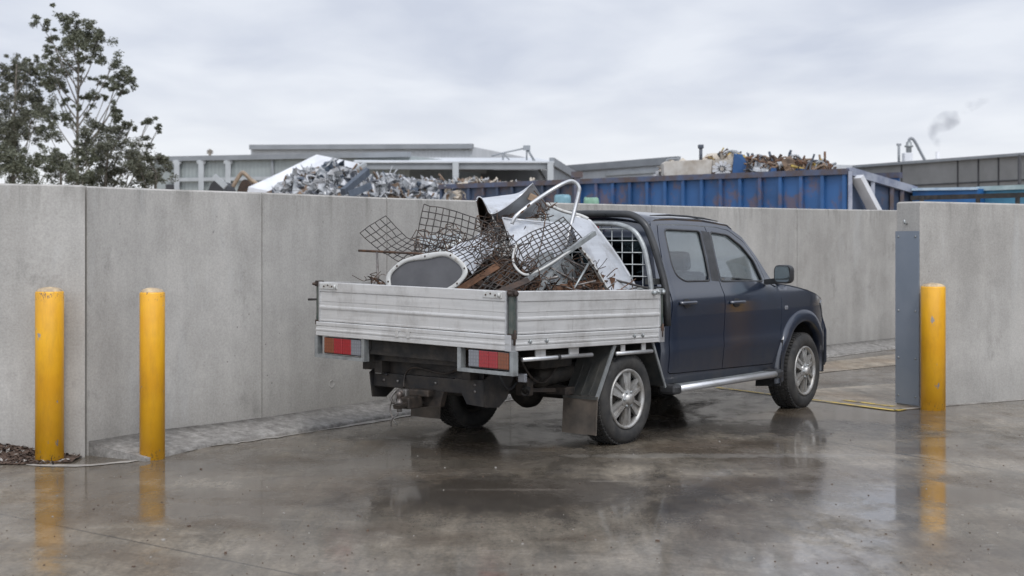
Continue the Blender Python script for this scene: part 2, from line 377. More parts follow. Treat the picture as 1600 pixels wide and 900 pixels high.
def paint_navy():
    t = NT('navy metallic paint')
    d = t.ramp(t.noise(2.5, 6, .6), [(.35, 0), (.75, 1)])
    c = t.mix(t.math('MULTIPLY', d, .2), (.007, .014, .032), (.018, .023, .031))
    sp = t.n.new('ShaderNodeSeparateXYZ'); t.link(t.co, sp.inputs[0])
    low = t.math('MULTIPLY', t.ramp(sp.outputs[2], [(.40, 1), (.80, 0)]), t.ramp(t.noise(8, 6, .7, t.map((1, 1, .5))), [(.35, .2), (.7, 1)]))
    c = t.mix(t.math('MULTIPLY', low, .6), c, (.060, .056, .050))     # road dirt thrown up the lower doors
    t.set(Base_Color=c, Metallic=.12, Roughness=.40, Coat_IOR=1.85, Coat_Weight=t.ramp(sp.outputs[2], [(.95, .35), (1.12, 1)]) if 0 else t.math('SUBTRACT', 1.0, t.math('MULTIPLY', t.ramp(sp.outputs[2], [(.0, 1), (1.0, 1), (1.12, 0)]), .62)), Coat_Roughness=t.math('ADD', .03, t.math('MULTIPLY', t.ramp(sp.outputs[2], [(1.0, 1), (1.12, 0)]), .12))); return t.m
M['navy'] = paint_navy()
def alu(name, base, rough=.42, metal=.55, dirt=.5):
    t = NT(name)
    br = t.ramp(t.noise(1.0, 6, .7, t.map((1.2, 1.2, 28))), [(.3, .84), (.7, 1.08)])
    c = t.mix(1, base, br, 'MULTIPLY')
    st = t.ramp(t.noise(3.5, 7, .72, t.map((1, 1, .7))), [(.48, 0), (.70, 1)])
    c = t.mix(t.math('MULTIPLY', st, dirt), c, (.26, .24, .215))
    dr = t.ramp(t.noise(22, 5, .75, t.map((1, 1, .10))), [(.60, 0), (.72, 1)])
    c = t.mix(t.math('MULTIPLY', dr, dirt * .7), c, (.20, .18, .155))
    t.set(Base_Color=c, Metallic=metal, Roughness=t.ramp(t.noise(5, 5), [(.3, rough - .08), (.7, rough + .12)])); t.bump(t.noise(3, 5, .6), .10, .01); return t.m
M['alu'] = alu('weathered aluminium', (.60, .595, .58), .44, .35)
M['alubright'] = alu('bright aluminium', (.56, .565, .57), .36, .7, .35)
M['galv'] = worn('galvanised steel', (.36, .38, .38), (.24, .25, .25), 12, .6, .45)
M['whitesheet'] = alu('white coated sheet metal', (.54, .56, .59), .38, .3, .8)
M['greysheet'] = worn('dull grey panel', (.075, .075, .080), (.10, .10, .105), 3, .1, .55)
M['whitepaint'] = worn('chipped white frame paint', (.48, .48, .46), (.30, .27, .23), 16, .05, .5, .15, .1, .55, .68)
M['black'] = worn('black steel', (.018, .018, .019), (.045, .038, .032), 9, .2, .5)
M['plastic'] = worn('black plastic', (.022, .023, .025), (.035, .035, .036), 6, 0, .42)
M['hoop'] = worn('satin black powder coat', (.035, .037, .04), (.055, .055, .055), 6, .2, .38)
M['under'] = worn('dirty underbody', (.012, .011, .010), (.040, .033, .026), 7, .1, .75, .1, .3)
M['rubber'] = worn('tyre rubber', (.020, .020, .020), (.045, .042, .038), 8, 0, .78, .08, .1)
M['hitch'] = worn('greasy hitch steel', (.022, .019, .017), (.060, .046, .036), 12, .3, .55, .1, .2)
M['flap'] = worn('muddy rubber flap', (.050, .043, .036), (.115, .092, .072), 6, 0, .7, .1, .1, .35, .7)
M['guard'] = worn('dirty dark sheet steel', (.040, .045, .047), (.090, .088, .080), 5, .4, .42, .1)
M['rim'] = worn('silver alloy with brake dust', (.42, .415, .40), (.20, .18, .155), 9, .55, .42, .1, 0, .42, .72)
M['rustrod'] = worn('brown rusted wire', (.055, .040, .032), (.13, .068, .036), 14, .3, .7, .1, .2)
M['rust'] = worn('orange rust', (.150, .075, .040), (.060, .033, .022), 9, .1, .85, .1, .4)
M['rust2'] = worn('dark rust', (.040, .030, .025), (.085, .052, .036), 12, .2, .8, .1, .4)
M['wire'] = worn('dark steel mesh wire', (.045, .042, .040), (.10, .085, .075), 20, .5, .55)
M['rod'] = worn('greasy steel rod', (.20, .19, .18), (.10, .08, .07), 15, .6, .45)
M['post'] = worn('dark green corner post paint', (.045, .068, .060), (.12, .12, .105), 8, .2, .5)
M['fabric'] = worn('grey seat fabric', (.16, .16, .165), (.20, .20, .205), 10, 0, .9)
M['steelplate'] = worn('blue grey steel plate', (.205, .235, .275), (.235, .262, .30), 2.2, .15, .5, .08)
def lens(name, c, em=0):
    t = NT(name); t.set(Base_Color=c, Roughness=.15, Coat_Weight=1, Coat_Roughness=.03)
    vo = t.n.new('ShaderNodeTexVoronoi'); vo.distance = 'CHEBYCHEV'; vo.inputs['Scale'].default_value = 38; vo.inputs['Randomness'].default_value = .12; t.link(t.co, vo.inputs['Vector'])
    t.set(Base_Color=t.mix(t.math('MULTIPLY', t.ramp(vo.outputs['Distance'], [(.15, 0), (.5, 1)]), 1.0), tuple(min(x * 1.1, 1) for x in c), tuple(x * .82 for x in c)), Coat_Roughness=.12)
    t.bump(vo.outputs['Distance'], .3, .003); return t.m
M['red'] = lens('red lens', (.27, .004, .009)); M['amber'] = lens('amber lens', (.17, .042, .010)); M['clear'] = lens('clear lens', (.17, .175, .19))
def glass(name, tint, ior=.05):
    m = bpy.data.materials.new(name); m.use_nodes = True; t = m.node_tree; n = t.nodes; n.clear()
    o = n.new('ShaderNodeOutputMaterial'); a = n.new('ShaderNodeBsdfTransparent'); a.inputs[0].default_value = (*tint, 1)
    g = n.new('ShaderNodeBsdfGlossy'); g.inputs['Roughness'].default_value = .03; lw = n.new('ShaderNodeLayerWeight'); pw = n.new('ShaderNodeMath'); pw.operation = 'POWER'; pw.inputs[1].default_value = 4; t.links.new(lw.outputs['Facing'], pw.inputs[0]); fr = n.new('ShaderNodeMath'); fr.operation = 'MULTIPLY_ADD'; fr.inputs[1].default_value = 1 - ior; fr.inputs[2].default_value = ior; t.links.new(pw.outputs[0], fr.inputs[0])
    x = n.new('ShaderNodeMixShader'); t.links.new(fr.outputs[0], x.inputs[0]); t.links.new(a.outputs[0], x.inputs[1]); t.links.new(g.outputs[0], x.inputs[2]); t.links.new(x.outputs[0], o.inputs[0]); return m
M['glass'] = glass('side window glass', (.84, .88, .90), .10); M['tint'] = glass('rear window glass', (.20, .24, .26), .04)
M['mirror'] = NT('mirror glass').set(Base_Color=(.28, .32, .33), Metallic=1.0, Roughness=.04).m
M['litter'] = worn('leaf litter', (.060, .040, .030), (.13, .085, .060), 20, 0, .9, .05, .6)
M['line'] = worn('worn yellow line paint', (.60, .42, .06), (.20, .17, .12), 9, 0, .5, .1, 0, .48, .64)
M['kerbline'] = worn('pale cement edge', (.36, .34, .31), (.17, .155, .14), 7, 0, .6, .1, .1)
# ================================================================ SETTING
def lvl(v): return v
mb = MB(); n_ = 60; g = []
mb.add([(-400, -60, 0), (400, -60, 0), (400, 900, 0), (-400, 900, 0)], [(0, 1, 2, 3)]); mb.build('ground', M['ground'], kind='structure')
# long wall line: wall foot in plan, with the height of its top
WP = [(-8.2, 7.2, 2.02), (-3.45, 11.42, 2.094), (-2.99, 12.18, 2.096), (-2.32, 12.95, 2.095), (-1.195, 14.61, 2.093), (.20, 16.37, 2.10), (1.60, 18.03, 2.11), (3.27, 20.02, 2.125), (4.94, 22.0, 2.143), (6.40, 23.57, 2.16), (8.3, 25.5, 2.17), (12.6, 29.4, 2.19)]
KW = .945; WP = [(x * KW, y * KW, HC + (z - HC) * KW) for x, y, z in WP]
wl = cat([Vector(p) for p in WP[1:]], 4)
def offs(pts, d_):
    out = []
    for i, p in enumerate(pts):
        t = pts[min(i + 1, len(pts) - 1)] - pts[max(i - 1, 0)]; t.z = 0; t.normalize(); out.append(Vector((p.x - t.y * d_, p.y + t.x * d_, p.z)))
    return out
TH = .26
def wall_panel(pts, name, label, t=TH, **k):
    "one poured panel: face, thickness and arrises"
    bk = offs(pts, t); e = .014; fr = offs(pts, e); bk2 = offs(pts, t - e); mb = MB(); n = len(pts)
    rows = [[Vector((p.x, p.y, -.3)) for p in pts], [Vector((p.x, p.y, p.z - e)) for p in pts], [Vector((q.x, q.y, p.z)) for p, q in zip(pts, fr)], [Vector((q.x, q.y, p.z)) for p, q in zip(pts, bk2)], [Vector((q.x, q.y, p.z - e)) for p, q in zip(pts, bk)], [Vector((q.x, q.y, -.3)) for p, q in zip(pts, bk)]]
    mb.sheet(rows, 0, False)
    for idx, rv in ((0, 0), (n - 1, 1)):
        ring = [r_[idx] for r_ in rows]; mb.add(ring, [tuple(range(6)) if rv else tuple(range(6))[::-1]])
    return mb.build(name, M['wall'], **k)
def arc(pts):
    s = [0]
    for a, b in zip(pts, pts[1:]): s.append(s[-1] + (b.xy - a.xy).length)
    return s
def cut(pts, s0, s1):
    s = arc(pts); out = []
    def P(q):
        for i in range(len(s) - 1):
            if q <= s[i + 1] + 1e-9: return pts[i].lerp(pts[i + 1], (q - s[i]) / (s[i + 1] - s[i]))
        return pts[-1]
    out = [P(s0)] + [p for p, q in zip(pts, s) if s0 + .05 < q < s1 - .05] + [P(s1)]
    return out
def s_of_px(px):
    s = arc(wl); best = None
    for i in range(400):
        q = s[-1] * i / 399; p = cut(wl, max(q - .001, 0), max(q, .002))[-1]; e = abs(800 + F * p.x / p.y - px)
        if best is None or e < best[0]: best = (e, q)
    return best[1]
wall = empty('concrete_wall', (-1.195, 14.61, 0), label='long curved grey concrete wall behind the utility truck', cat='wall')
js = [0] + [s_of_px(x) for x in (407, 605, 800, 1018, 1246)] + [arc(wl)[-1]]
IW = Matrix.Translation(-wall.location)
for a, b in zip(js, js[1:]):
    o = wall_panel(cut(wl, a + .006, b - .006), 'wall_panel', None); o.parent = wall; o.matrix_parent_inverse = IW
    for e_ in ():
        pass
# dark filler behind the joints
mb = MB(); fl = offs(cut(wl, .05, arc(wl)[-1] - .05), .02); mb.sheet([[Vector((p.x, p.y, -.2)) for p in fl], [Vector((p.x, p.y, p.z - .02)) for p in fl]]); o = mb.build('joint_sealant', M['under']); o.parent = wall; o.matrix_parent_inverse = IW
# anchor plug in the wall low behind the tow bar
pz = cut(wl, 0, s_of_px(521))[-1]; dn = Vector((.81, -.58, 0)).normalized(); mb = MB()
mb.lathe([(.0, .001), (.030, .001), (.034, .003), (.038, .003), (.040, .0)], (pz.x, pz.y, HC - (600 - HY) * pz.y / F), dn, 20, closed=False)
o = mb.build('anchor_plug', M['wall']); o.parent = wall; o.matrix_parent_inverse = IW
# left end panel, standing slightly proud
ev = [(-5.6, 10.80, 2.125), (-3.250, 10.715, 2.073), (-3.350, 11.04, 2.073), (-5.6, 11.12, 2.125)]; e_ = .014
ins = [(-5.6, 10.815, 2.125), (-3.267, 10.73, 2.073), (-3.36, 11.025, 2.073), (-5.6, 11.105, 2.125)]
mb = MB(); mb.add([(x, y, -.2) for x, y, z in ev] + [(x, y, z - e_) for x, y, z in ev] + ins, [(i, (i + 1) % 4, 4 + (i + 1) % 4, 4 + i) for i in range(4)] + [(4 + i, 4 + (i + 1) % 4, 8 + (i + 1) % 4, 8 + i) for i in range(4)] + [(8, 9, 10, 11)])
mb.build('end_wall', M['wall'], label='grey concrete end panel left of the vertical joint, behind the chipped bollard', cat='wall')
# sloping cement fillet along the wall foot
def fillet(s0, s1, name, label, hgt=.012):
    pts = cut(wl, s0, s1); N_ = 3; pts2 = []
    for a, b in zip(pts, pts[1:]): pts2 += [a.lerp(b, i / 6) for i in range(6)]
    pts2.append(pts[-1]); rr = random.Random(5)
    sa = arc(pts2); toe = [offs(pts2, -lerp(.60, .40, min(1, q_ / 1.3)) if s0 < 1 else -.40)[i_] for i_, q_ in enumerate(sa)]; mid = offs(pts2, -.13); top = offs(pts2, .004); rows = []
    zt = .11; 
    rows = [[Vector((p.x, p.y, -.02)) for p in toe], [Vector((p.x, p.y, .022 + rr.uniform(-.004, .004))) for p in toe],
            [Vector((lerp(p.x, q_.x, .06), lerp(p.y, q_.y, .06), .034)) for p, q_ in zip(toe, top)],
            [Vector((lerp(p.x, q_.x, .55), lerp(p.y, q_.y, .55), .068 + rr.uniform(-.006, .006))) for p, q_ in zip(toe, top)],
            [Vector((p.x, p.y, zt)) for p in top], [Vector((p.x, p.y, -.02)) for p in top]]
    mb = MB(); mb.sheet(rows, 0, True)
    for idx in (0, len(toe) - 1): mb.add([r_[idx] for r_ in rows], [tuple(range(6))])
    return mb.build(name, M['skirt'])
o = fillet(.02, s_of_px(1350) , 'cement_fillet', ''); tag(o, 'rough sloping cement fillet along the foot of the long concrete wall', 'kerb')
o = fillet(s_of_px(1350) + .02, arc(wl)[-1] - .1, 'cement_fillet', ''); tag(o, 'far length of sloping cement fillet past the crack, by the gap at the right wall', 'kerb')
# pale cement edge line beyond the toe of the fillet
base = offs(cut(wl, 0, arc(wl)[-1] - .3), -.44); left = [gnd(46, 724), gnd(58, 726.5), gnd(120, 728), gnd(180, 724), gnd(232, 716.5)]
ln = cat([Vector((p.x, p.y, 0)) for p in left] + [Vector((p.x, p.y, 0)) for p in base if p.y > 11.15], 3)
rq = random.Random(2); a_ = [lerp(p, q, rq.uniform(.1, 1.3)) for p, q in zip(ln, offs(ln, .050))]; b_ = [lerp(p, q, rq.uniform(.1, 1.3)) for p, q in zip(ln, offs(ln, -.050))]
mb = MB(); mb.sheet([[Vector((p.x, p.y, .004)) for p in b_], [Vector((p.x, p.y, .004)) for p in a_]], 0, False); o = mb.build('path_edge', M['kerbline']); tag(o, kind='structure')
# leaf litter bed at the left
rr = random.Random(3); mb = MB()
def bedz(x, y): return .006 + .13 * min(1, max(0, (y - 10.45) / .3)) * min(1, max(0, (-3.25 - x) / .9))
rows = []
for i in range(9):
    row = []
    for j in range(25):
        x = lerp(-4.9, -3.27, j / 24); y = lerp(10.40 + .05 * math.sin(x * 9), 10.78, i / 8); row.append(Vector((x, y, bedz(x, y) + (rr.uniform(0, .012) if 0 < i else 0))))
    rows.append(row)
mb.sheet(rows)
for i in range(2300):
    x = -3.25 - 1.65 * rr.random() ** .6; y = rr.uniform(10.40, 10.74) if rr.random() < .8 else rr.uniform(10.34, 10.46)
    z = bedz(x, y) + .004; a = rr.uniform(0, 6.28); l_ = rr.uniform(.010, .032); w_ = l_ * rr.uniform(.25, .5); tl = rr.uniform(-.6, .6)
    u_ = Vector((math.cos(a), math.sin(a), tl)) * l_; v_ = Vector((-math.sin(a), math.cos(a), rr.uniform(-.5, .5))) * w_; c_ = Vector((x, y, z + .008)); mb.mi = rr.choice((0, 0, 0, 1, 1, 2))
    mb.add([c_ - u_, c_ + v_, c_ + u_, c_ - v_], [(0, 1, 2, 3)])
mb.build('leaf_litter', [M['litter'], M['rust2'], M['kerbline']], label='brown leaf litter against the foot of the end wall', cat='leaf litter', kind='stuff')
# grit scattered on the wet concrete
mb = MB(); rr = random.Random(8)
for i in range(420):
    p = gnd(rr.uniform(0, 1600), 650 + 260 * rr.random() ** .8); s_ = rr.uniform(.002, .006)
    if rr.random() < .06: s_ *= 2.0
    r3 = Matrix.Rotation(rr.uniform(0, 3), 3, 'Z'); mb.mi = rr.choice((0, 0, 1)); mb.box((p.x, p.y, s_ * .4), (s_ * rr.uniform(1, 2.4), s_, s_ * .8), r3)
mb.build('grit', [M['litter'], M['kerbline']], label='fine grit and crumbs strewn over the wet concrete', cat='grit', kind='stuff')
# right-hand wall with its end face
rw = empty('gate_wall', (4.03, 13.9, 0), label='short grey concrete wall on the right ending in a steel plated end', cat='wall')
c0 = gnd(1437, 637); c1 = gnd(1600, 624); dr = (c1 - c0).normalized(); nn = Vector((-dr.y, dr.x, 0)); th_ = .31
def quadwall(o0, length, h0, h1):
    p0 = o0; p1 = o0 + dr * length; p2 = p1 + nn * th_; p3 = o0 + nn * th_; e = .016
    pts = [p0, p1, p2, p3]; H = [h0, h1, h1, h0]; cen = (p0 + p1 + p2 + p3) / 4
    low = [Vector((p.x, p.y, -.2)) for p in pts]; mid = [Vector((p.x, p.y, h - e)) for p, h in zip(pts, H)]
    ins = [p0 + dr * e + nn * e, p1 - dr * e + nn * e, p2 - dr * e - nn * e, p3 + dr * e - nn * e]; top = [Vector((p.x, p.y, h)) for p, h in zip(ins, H)]
    vs = low + mid + top; fs = [(i, (i + 1) % 4, 4 + (i + 1) % 4, 4 + i) for i in range(4)] + [(4 + i, 4 + (i + 1) % 4, 8 + (i + 1) % 4, 8 + i) for i in range(4)] + [(8, 9, 10, 11)]
    return MB().add(vs, fs)
IR = Matrix.Translation(-rw.location)
o = quadwall(c0, 9.0, 2.04, 2.0).build('wall_panel', M['wall']); o.parent = rw; o.matrix_parent_inverse = IR
fc = c0 - dr * .008; mb = MB()
mb.prism([Vector((p.x, p.y, z)) for p, z in ((fc - nn * .004, .02), (fc + nn * (th_ + .004), .02), (fc + nn * (th_ + .004), 1.745), (fc - nn * .004, 1.745))], -dr * .008)
o = mb.build('steel_plate', M['steelplate']); o.parent = rw; o.matrix_parent_inverse = IR
for zz in (1.69, .95, .48, .10):
    for k in (.04, th_ - .04):
        mb = MB(); mb.lathe([(0, 0), (.012, 0), (.009, .006), (0, .007)], fc + nn * k - dr * .008 + Vector((0, 0, zz)), -dr, 10, closed=False); ob = mb.build('bolt', M['galv']); ob.parent = o
mb = MB(); pp = c0 - dr * .002 + nn * .17; mb.tube([Vector((pp.x, pp.y, 1.82)), Vector((pp.x, pp.y, 1.82)) - dr * .03, Vector((pp.x, pp.y, 1.86)) - dr * .035], .010, 6); ob = mb.build('lifting_eye', M['galv']); ob.parent = rw; ob.matrix_parent_inverse = IR
# wall footing strip
mb = MB(); a = c0 - nn * .05 - dr * .35; b = c0 + dr * 9 - nn * .05; mb.prism([Vector((p.x, p.y, .002)) for p in (a, b, b + nn * .05, a + nn * .05)], (0, 0, .006)); mb.build('path_strip', M['kerbline'], kind='structure')
# ---- bollards
def bollard(px, py, rad, h, label, rot):
    p = gnd(px, py); p.y += rad * .9; p.x = (px - 800) / F * p.y
    e = empty('bollard', (p.x, p.y, 0), rot, label=label, cat='bollard', group='yellow steel bollards beside the concrete walls')
    mb = MB(); mb.lathe([(0, -.1), (rad, -.1), (rad, h - .012), (rad - .004, h - .003), (rad - .012, h), (0, h)], (0, 0, 0), (0, 0, 1), 40, closed=False); mb.build('post', M['yellow'], e)
    mb = MB(); mb.lathe([(rad - .008, h - .001), (rad - .012, h + .008), (rad * .75, h + .020), (rad * .4, h + .030), (0, h + .034)], (0, 0, 0), (0, 0, 1), 32, closed=False); mb.build('cap', M['cap'], e)
    return e
bollard(77.5, 723.5, .104, 1.272, 'chipped yellow bollard farthest left, in front of the end wall', .3)
bollard(238, 719.5, .094, 1.262, 'yellow bollard in front of the long concrete wall, left of the truck', 2.2)
bollard(1458, 642, .118, 1.205, 'thick yellow bollard beside the steel plated wall end on the right', 4.0)
# ---- paler slabs and yellow lines at the far right of the truck
def slab(name, px, mat, z, **k):
    mb = MB(); pts = [gnd(*p) for p in px]; mb.add([Vector((p.x, p.y, z)) for p in pts], [tuple(range(len(pts)))]); return mb.build(name, mat, **k)
slab('pavement', [(1190, 592), (1290, 566), (1397, 554), (1500, 541), (1500, 566), (1397, 571), (1290, 582), (1200, 596)], M['apron'], .004, kind='structure')
slab('pavement', [(1215, 618), (1290, 607), (1396, 600), (1470, 597), (1470, 636), (1436, 639), (1396, 642), (1330, 633), (1270, 624)], M['apron'], .004, kind='structure')
def stripe(p0, p1, wd=.07):
    a = gnd(*p0); b = gnd(*p1); t = (b - a).normalized(); s_ = Vector((-t.y, t.x, 0)) * wd / 2; k = 14; r_ = []; 
    rr = random.Random(int(p0[0])); 
    mb = MB(); mb.sheet([[a.lerp(b, i / k) + s_ * rr.uniform(.8, 1.1) + Vector((0, 0, .008)) for i in range(k + 1)], [a.lerp(b, i / k) - s_ * rr.uniform(.8, 1.1) + Vector((0, 0, .008)) for i in range(k + 1)]]); return mb
stripe((1120, 606), (1400, 642.5)).build('road_marking', M['line'], kind='structure')
stripe((1318, 626), (1397, 636)).build('road_marking', M['line'], kind='structure')
stripe((1400, 642.5), (1412, 640)).build('road_marking', M['line'], kind='structure')
# raised yard behind the wall
YZ = .75
yw = offs(wl, TH + .3); mb = MB(); far = [Vector((380, 60, 0)), Vector((380, 880, 0)), Vector((-380, 880, 0)), Vector((-380, 12, 0)), Vector((-5.5, 13.3, 0))]
pts = [Vector((p.x, p.y, 0)) for p in yw] + far
mb.prism([Vector((p.x, p.y, -.05)) for p in pts], (0, 0, YZ + .05)); mb.build('yard_ground', M['apron'], kind='structure')
# ================================================================ UTILITY TRUCK  (local: x forward from the rear axle, y left of centre, z up)
TT = R(38.8); hd = Vector((math.sin(TT), math.cos(TT), 0)); lf = Vector((-math.cos(TT), math.sin(TT), 0))
TP = Vector((.918, 11.41, 0)) + lf * .94
truck = empty('utility_truck', TP, R(90) - TT, label='navy blue dual cab utility truck with a weathered aluminium tray full of scrap metal', cat='truck')
TM = Matrix.Translation(TP) @ Matrix.Rotation(R(90) - TT, 4, 'Z')
def tw(x, y, z): return TM @ Vector((x, y, z))
ZW = [(.30, .85), (.45, .892), (.58, .908), (.67, .918), (.71, .921), (.75, .912), (.80, .905), (.95, .906), (1.08, .902), (1.13, .896), (1.19, .880), (1.27, .848), (1.5, .785), (1.75, .700), (1.82, .66), (1.88, .60)]
def Wz(z):
    if z <= ZW[0][0]: return ZW[0][1]
    for (a, b), (c, d_) in zip(ZW, ZW[1:]):
        if z <= c: return b + (d_ - b) * (z - a) / (c - a)
    return ZW[-1][1]
def WW(u, z):
    q = sum(Wz(z + d_) for d_ in (-.032, -.02, -.01, 0, .01, .02, .032)) / 7
    if u < .86: q -= .07 * ((.86 - u) / .19) ** 2
    if u > 3.35: q -= .19 * ((u - 3.35) / .65) ** 2
    if z > 1.22 and u > 2.3: q -= .05 * min(1, (u - 2.3) / .5)
    q -= .022 * ((u - 1.7) / 1.9) ** 2
    return q
def sidefn(s, off=0): return lambda u, z: (u, s * (WW(u, z) + off), z)
# openings and seams in (u, z)
rwin = rnd_poly([(.956, 1.748), (1.545, 1.735), (1.500, 1.288), (1.075, 1.292), (.955, 1.345), (.920, 1.46)], .05)
fwin = rnd_poly([(1.716, 1.726), (2.02, 1.700), (2.21, 1.600), (2.385, 1.450), (2.485, 1.262), (2.40, 1.262), (1.672, 1.279)], .035)
rdoor = [(.885, 1.785), (.835, 1.68), (.79, 1.40), (.797, 1.25), (.803, 1.12), (.765, .91), (.750, .72), (.750, .53), (.765, .515), (1.602, .500), (1.597, .65), (1.632, .91), (1.66, 1.16), (1.645, 1.25), (1.652, 1.775), (1.3, 1.787)]
g_ = .011
fdoor = [(1.652 + g_, 1.775), (1.645 + g_, 1.25), (1.66 + g_, 1.16), (1.632 + g_, .91), (1.597 + g_, .65), (1.602 + g_, .500), (2.56, .480), (2.60, .54), (2.672, .66), (2.725, .86), (2.735, 1.08), (2.70, 1.20), (2.555, 1.262), (2.46, 1.44), (2.265, 1.64), (2.05, 1.743), (1.85, 1.770)]
def grow(P, d_):
    cx = sum(p[0] for p in P) / len(P); out = []
    A = sum(P[i][0] * P[(i + 1) % len(P)][1] - P[(i + 1) % len(P)][0] * P[i][1] for i in range(len(P))); sg = 1 if A > 0 else -1
    for i in range(len(P)):
        a = Vector(P[i - 1][:2]); p = Vector(P[i][:2]); b = Vector(P[(i + 1) % len(P)][:2])
        t1 = (p - a).normalized(); t2 = (b - p).normalized(); n1 = Vector((t1.y, -t1.x)); n2 = Vector((t2.y, -t2.x)); m = (n1 + n2)
        m = m / max(.3, m.length_squared) * 2 if m.length > .1 else n1
        out.append(tuple(p + m * d_ * sg))
    return out
AC = (3.19, .40); AR = .465
archp = [(AC[0] + AR * math.cos(q), AC[1] + AR * math.sin(q)) for q in [math.pi * i / 18 for i in range(19)]]
front = [(3.74, .40), (3.98, .42), (4.03, .60), (4.02, .80), (3.96, .92), (3.84, 1.02)]
hoodl = [(3.60, 1.085), (3.30, 1.15), (3.0, 1.20), (2.76, 1.225)]
roofl = [(2.64, 1.33), (2.46, 1.515), (2.27, 1.685), (2.06, 1.785), (1.66, 1.822), (1.2, 1.832), (.82, 1.822)]
outer = [(.672, .43)] + [(2.45, .385), (2.66, .38)] + [p for p in archp[::-1] if True][0:0] + [(AC[0] - AR, .385)] + archp[::-1][0:] + front + hoodl + roofl + [(.775, 1.72), (.725, 1.52), (.700, 1.30), (.690, 1.10), (.680, .8)]
hole = grow(rdoor, .007); hole2 = grow(fdoor, .007)
for s in (-1, 1):
    mb = MB(); skin(mb, outer, [hole, hole2], sidefn(s), .075, .03, (0, -s, 0), flip=(s > 0)); mb.build('body_side', M['navy'], truck)
    for nm, dp, wn, hx in (('rear_door', rdoor, rwin, 1.012), ('front_door', fdoor, fwin, 1.86)):
        mb = MB(); skin(mb, grow(dp, -.0), [wn], sidefn(s, .001), .05, .030, (0, -s, 0), flip=(s > 0)); d_ = mb.build(nm, M['navy'], truck)
        mb = MB(); skin(mb, grow(wn, .012), [], sidefn(s, -.016), .05, .004, (0, -s, 0), flip=(s > 0)); mb.build('window', M['glass'], d_)
        # rubber seal round the opening
        mb = MB(); mb.tube([Vector(sidefn(s, -.004)(*p)) for p in wn], .011, 6, closed=True); mb.build('window_seal', M['plastic'], d_)
        # recessed cup and pull handle
        hz = 1.105 if nm == 'rear_door' else 1.082
        f = sidefn(s, .004); cup = [(hx + .062 * math.cos(q), hz + .042 * math.sin(q)) for q in [2 * math.pi * i / 20 for i in range(20)]]
        mb = MB(); skin(mb, cup, [], f, .03, .003, (0, s, 0), flip=(s > 0)); mb.build('handle_cup', M['plastic'], d_)
        pts = [Vector(sidefn(s, o_)(hx + a_, hz + .006)) for a_, o_ in ((-.115, .006), (-.10, .030), (-.03, .044), (.05, .044), (.10, .032), (.115, .006))]
        mb = MB(); mb.tube(cat(pts, 3), .0155, 8); mb.build('door_handle', M['navy'], d_)
    # B-pillar black applique
    mb = MB(); skin(mb, [(1.565, 1.74), (1.52, 1.29), (1.655, 1.281), (1.70, 1.728)], [], sidefn(s, .0025), .09, .002, (0, -s, 0), flip=(s > 0)); mb.build('pillar_trim', M['plastic'], truck)
    # arch flare swept round the front wheel opening
    rows = []
    for r_, o_ in ((AR - .012, -.06), (AR - .012, .024), (AR + .004, .034), (AR + .05, .036), (AR + .085, .028), (AR + .104, .010), (AR + .108, -.012)):
        row = []
        for i in range(33):
            q = math.pi * (i / 32 * 1.16 - .05); uu = AC[0] + r_ * math.cos(q) * (1 + .0 * i); zz = AC[1] + r_ * math.sin(q) * (1.0 if r_ < AR else 1.0)
            if q > math.pi: uu = AC[0] - r_ + (0); zz = AC[1] - (q - math.pi) * r_ * .6
            row.append(Vector((uu, s * (WW(min(uu, 3.9), max(zz, .5)) + o_), zz)))
        rows.append(row if s < 0 else row[::-1])
    mb = MB(); mb.sheet(rows, .0); mb.build('wheel_arch_flare', M['navy'], truck)
    # liner inside the arch
    mb = MB(); k = 20; rows = [[Vector((AC[0] + (AR + .01) * math.cos(q), yy * s, AC[1] + (AR + .01) * math.sin(q))) for q in [math.pi * (i / k * 1.1 - .05) for i in range(k + 1)]] for yy in (.88, .62, .48)]
    mb.sheet(rows); mb.b2((2.70, s * .46, .3), (3.66, s * .48, .9)); mb.build('arch_liner', M['plastic'], truck)
    # mud flap behind front wheel
    mb = MB(); mb.prism([(2.705, s * .66, .66), (2.705, s * .93, .70), (2.66, s * .935, .45), (2.66, s * .93, .26), (2.66, s * .66, .24)], (-.012, 0, 0)); mb.b2((2.60, s * .62, .32), (2.68, s * .86, .44)); mb.build('front_mud_flap', M['plastic'], truck)
    # side indicator
    mb = MB(); p = Vector(sidefn(s, 0)(2.83, 1.0)); mb.box(p, (.055, .02, .04), bev=.008); mb.build('side_repeater', M['clear'], truck)
    # side step
    e = s * 1.0; mb = MB(); mb.b2((.70, s * .86, .385), (2.44, s * 1.0, .415), bev=.008)
    for k in range(6): mb.b2((.75, s * (.875 + k * .02) - .004, .414), (2.40, s * (.875 + k * .02) + .004, .4185))
    st = mb.build('side_step', M['galv'], truck)
    mb = MB(); mb.tube([(.70, s * 1.005, .395), (2.40, s * 1.005, .395)], .030, 12); mb.build('step_tube', M['alubright'], st)
    for x0, x1 in ((.60, .72), (2.39, 2.52)): mb = MB(); mb.b2((x0, s * .87, .352), (x1, s * 1.037, .435), bev=.025); mb.build('end_cap', M['plastic'], st)
    for x in (.95, 2.1): mb = MB(); mb.b2((x, s * .5, .36), (x + .05, s * .95, .385)); mb.build('bracket', M['under'], st)
    # door mirror
    mc = Vector((2.44, s * 1.085, 1.335)); mi = MB(); vs = []
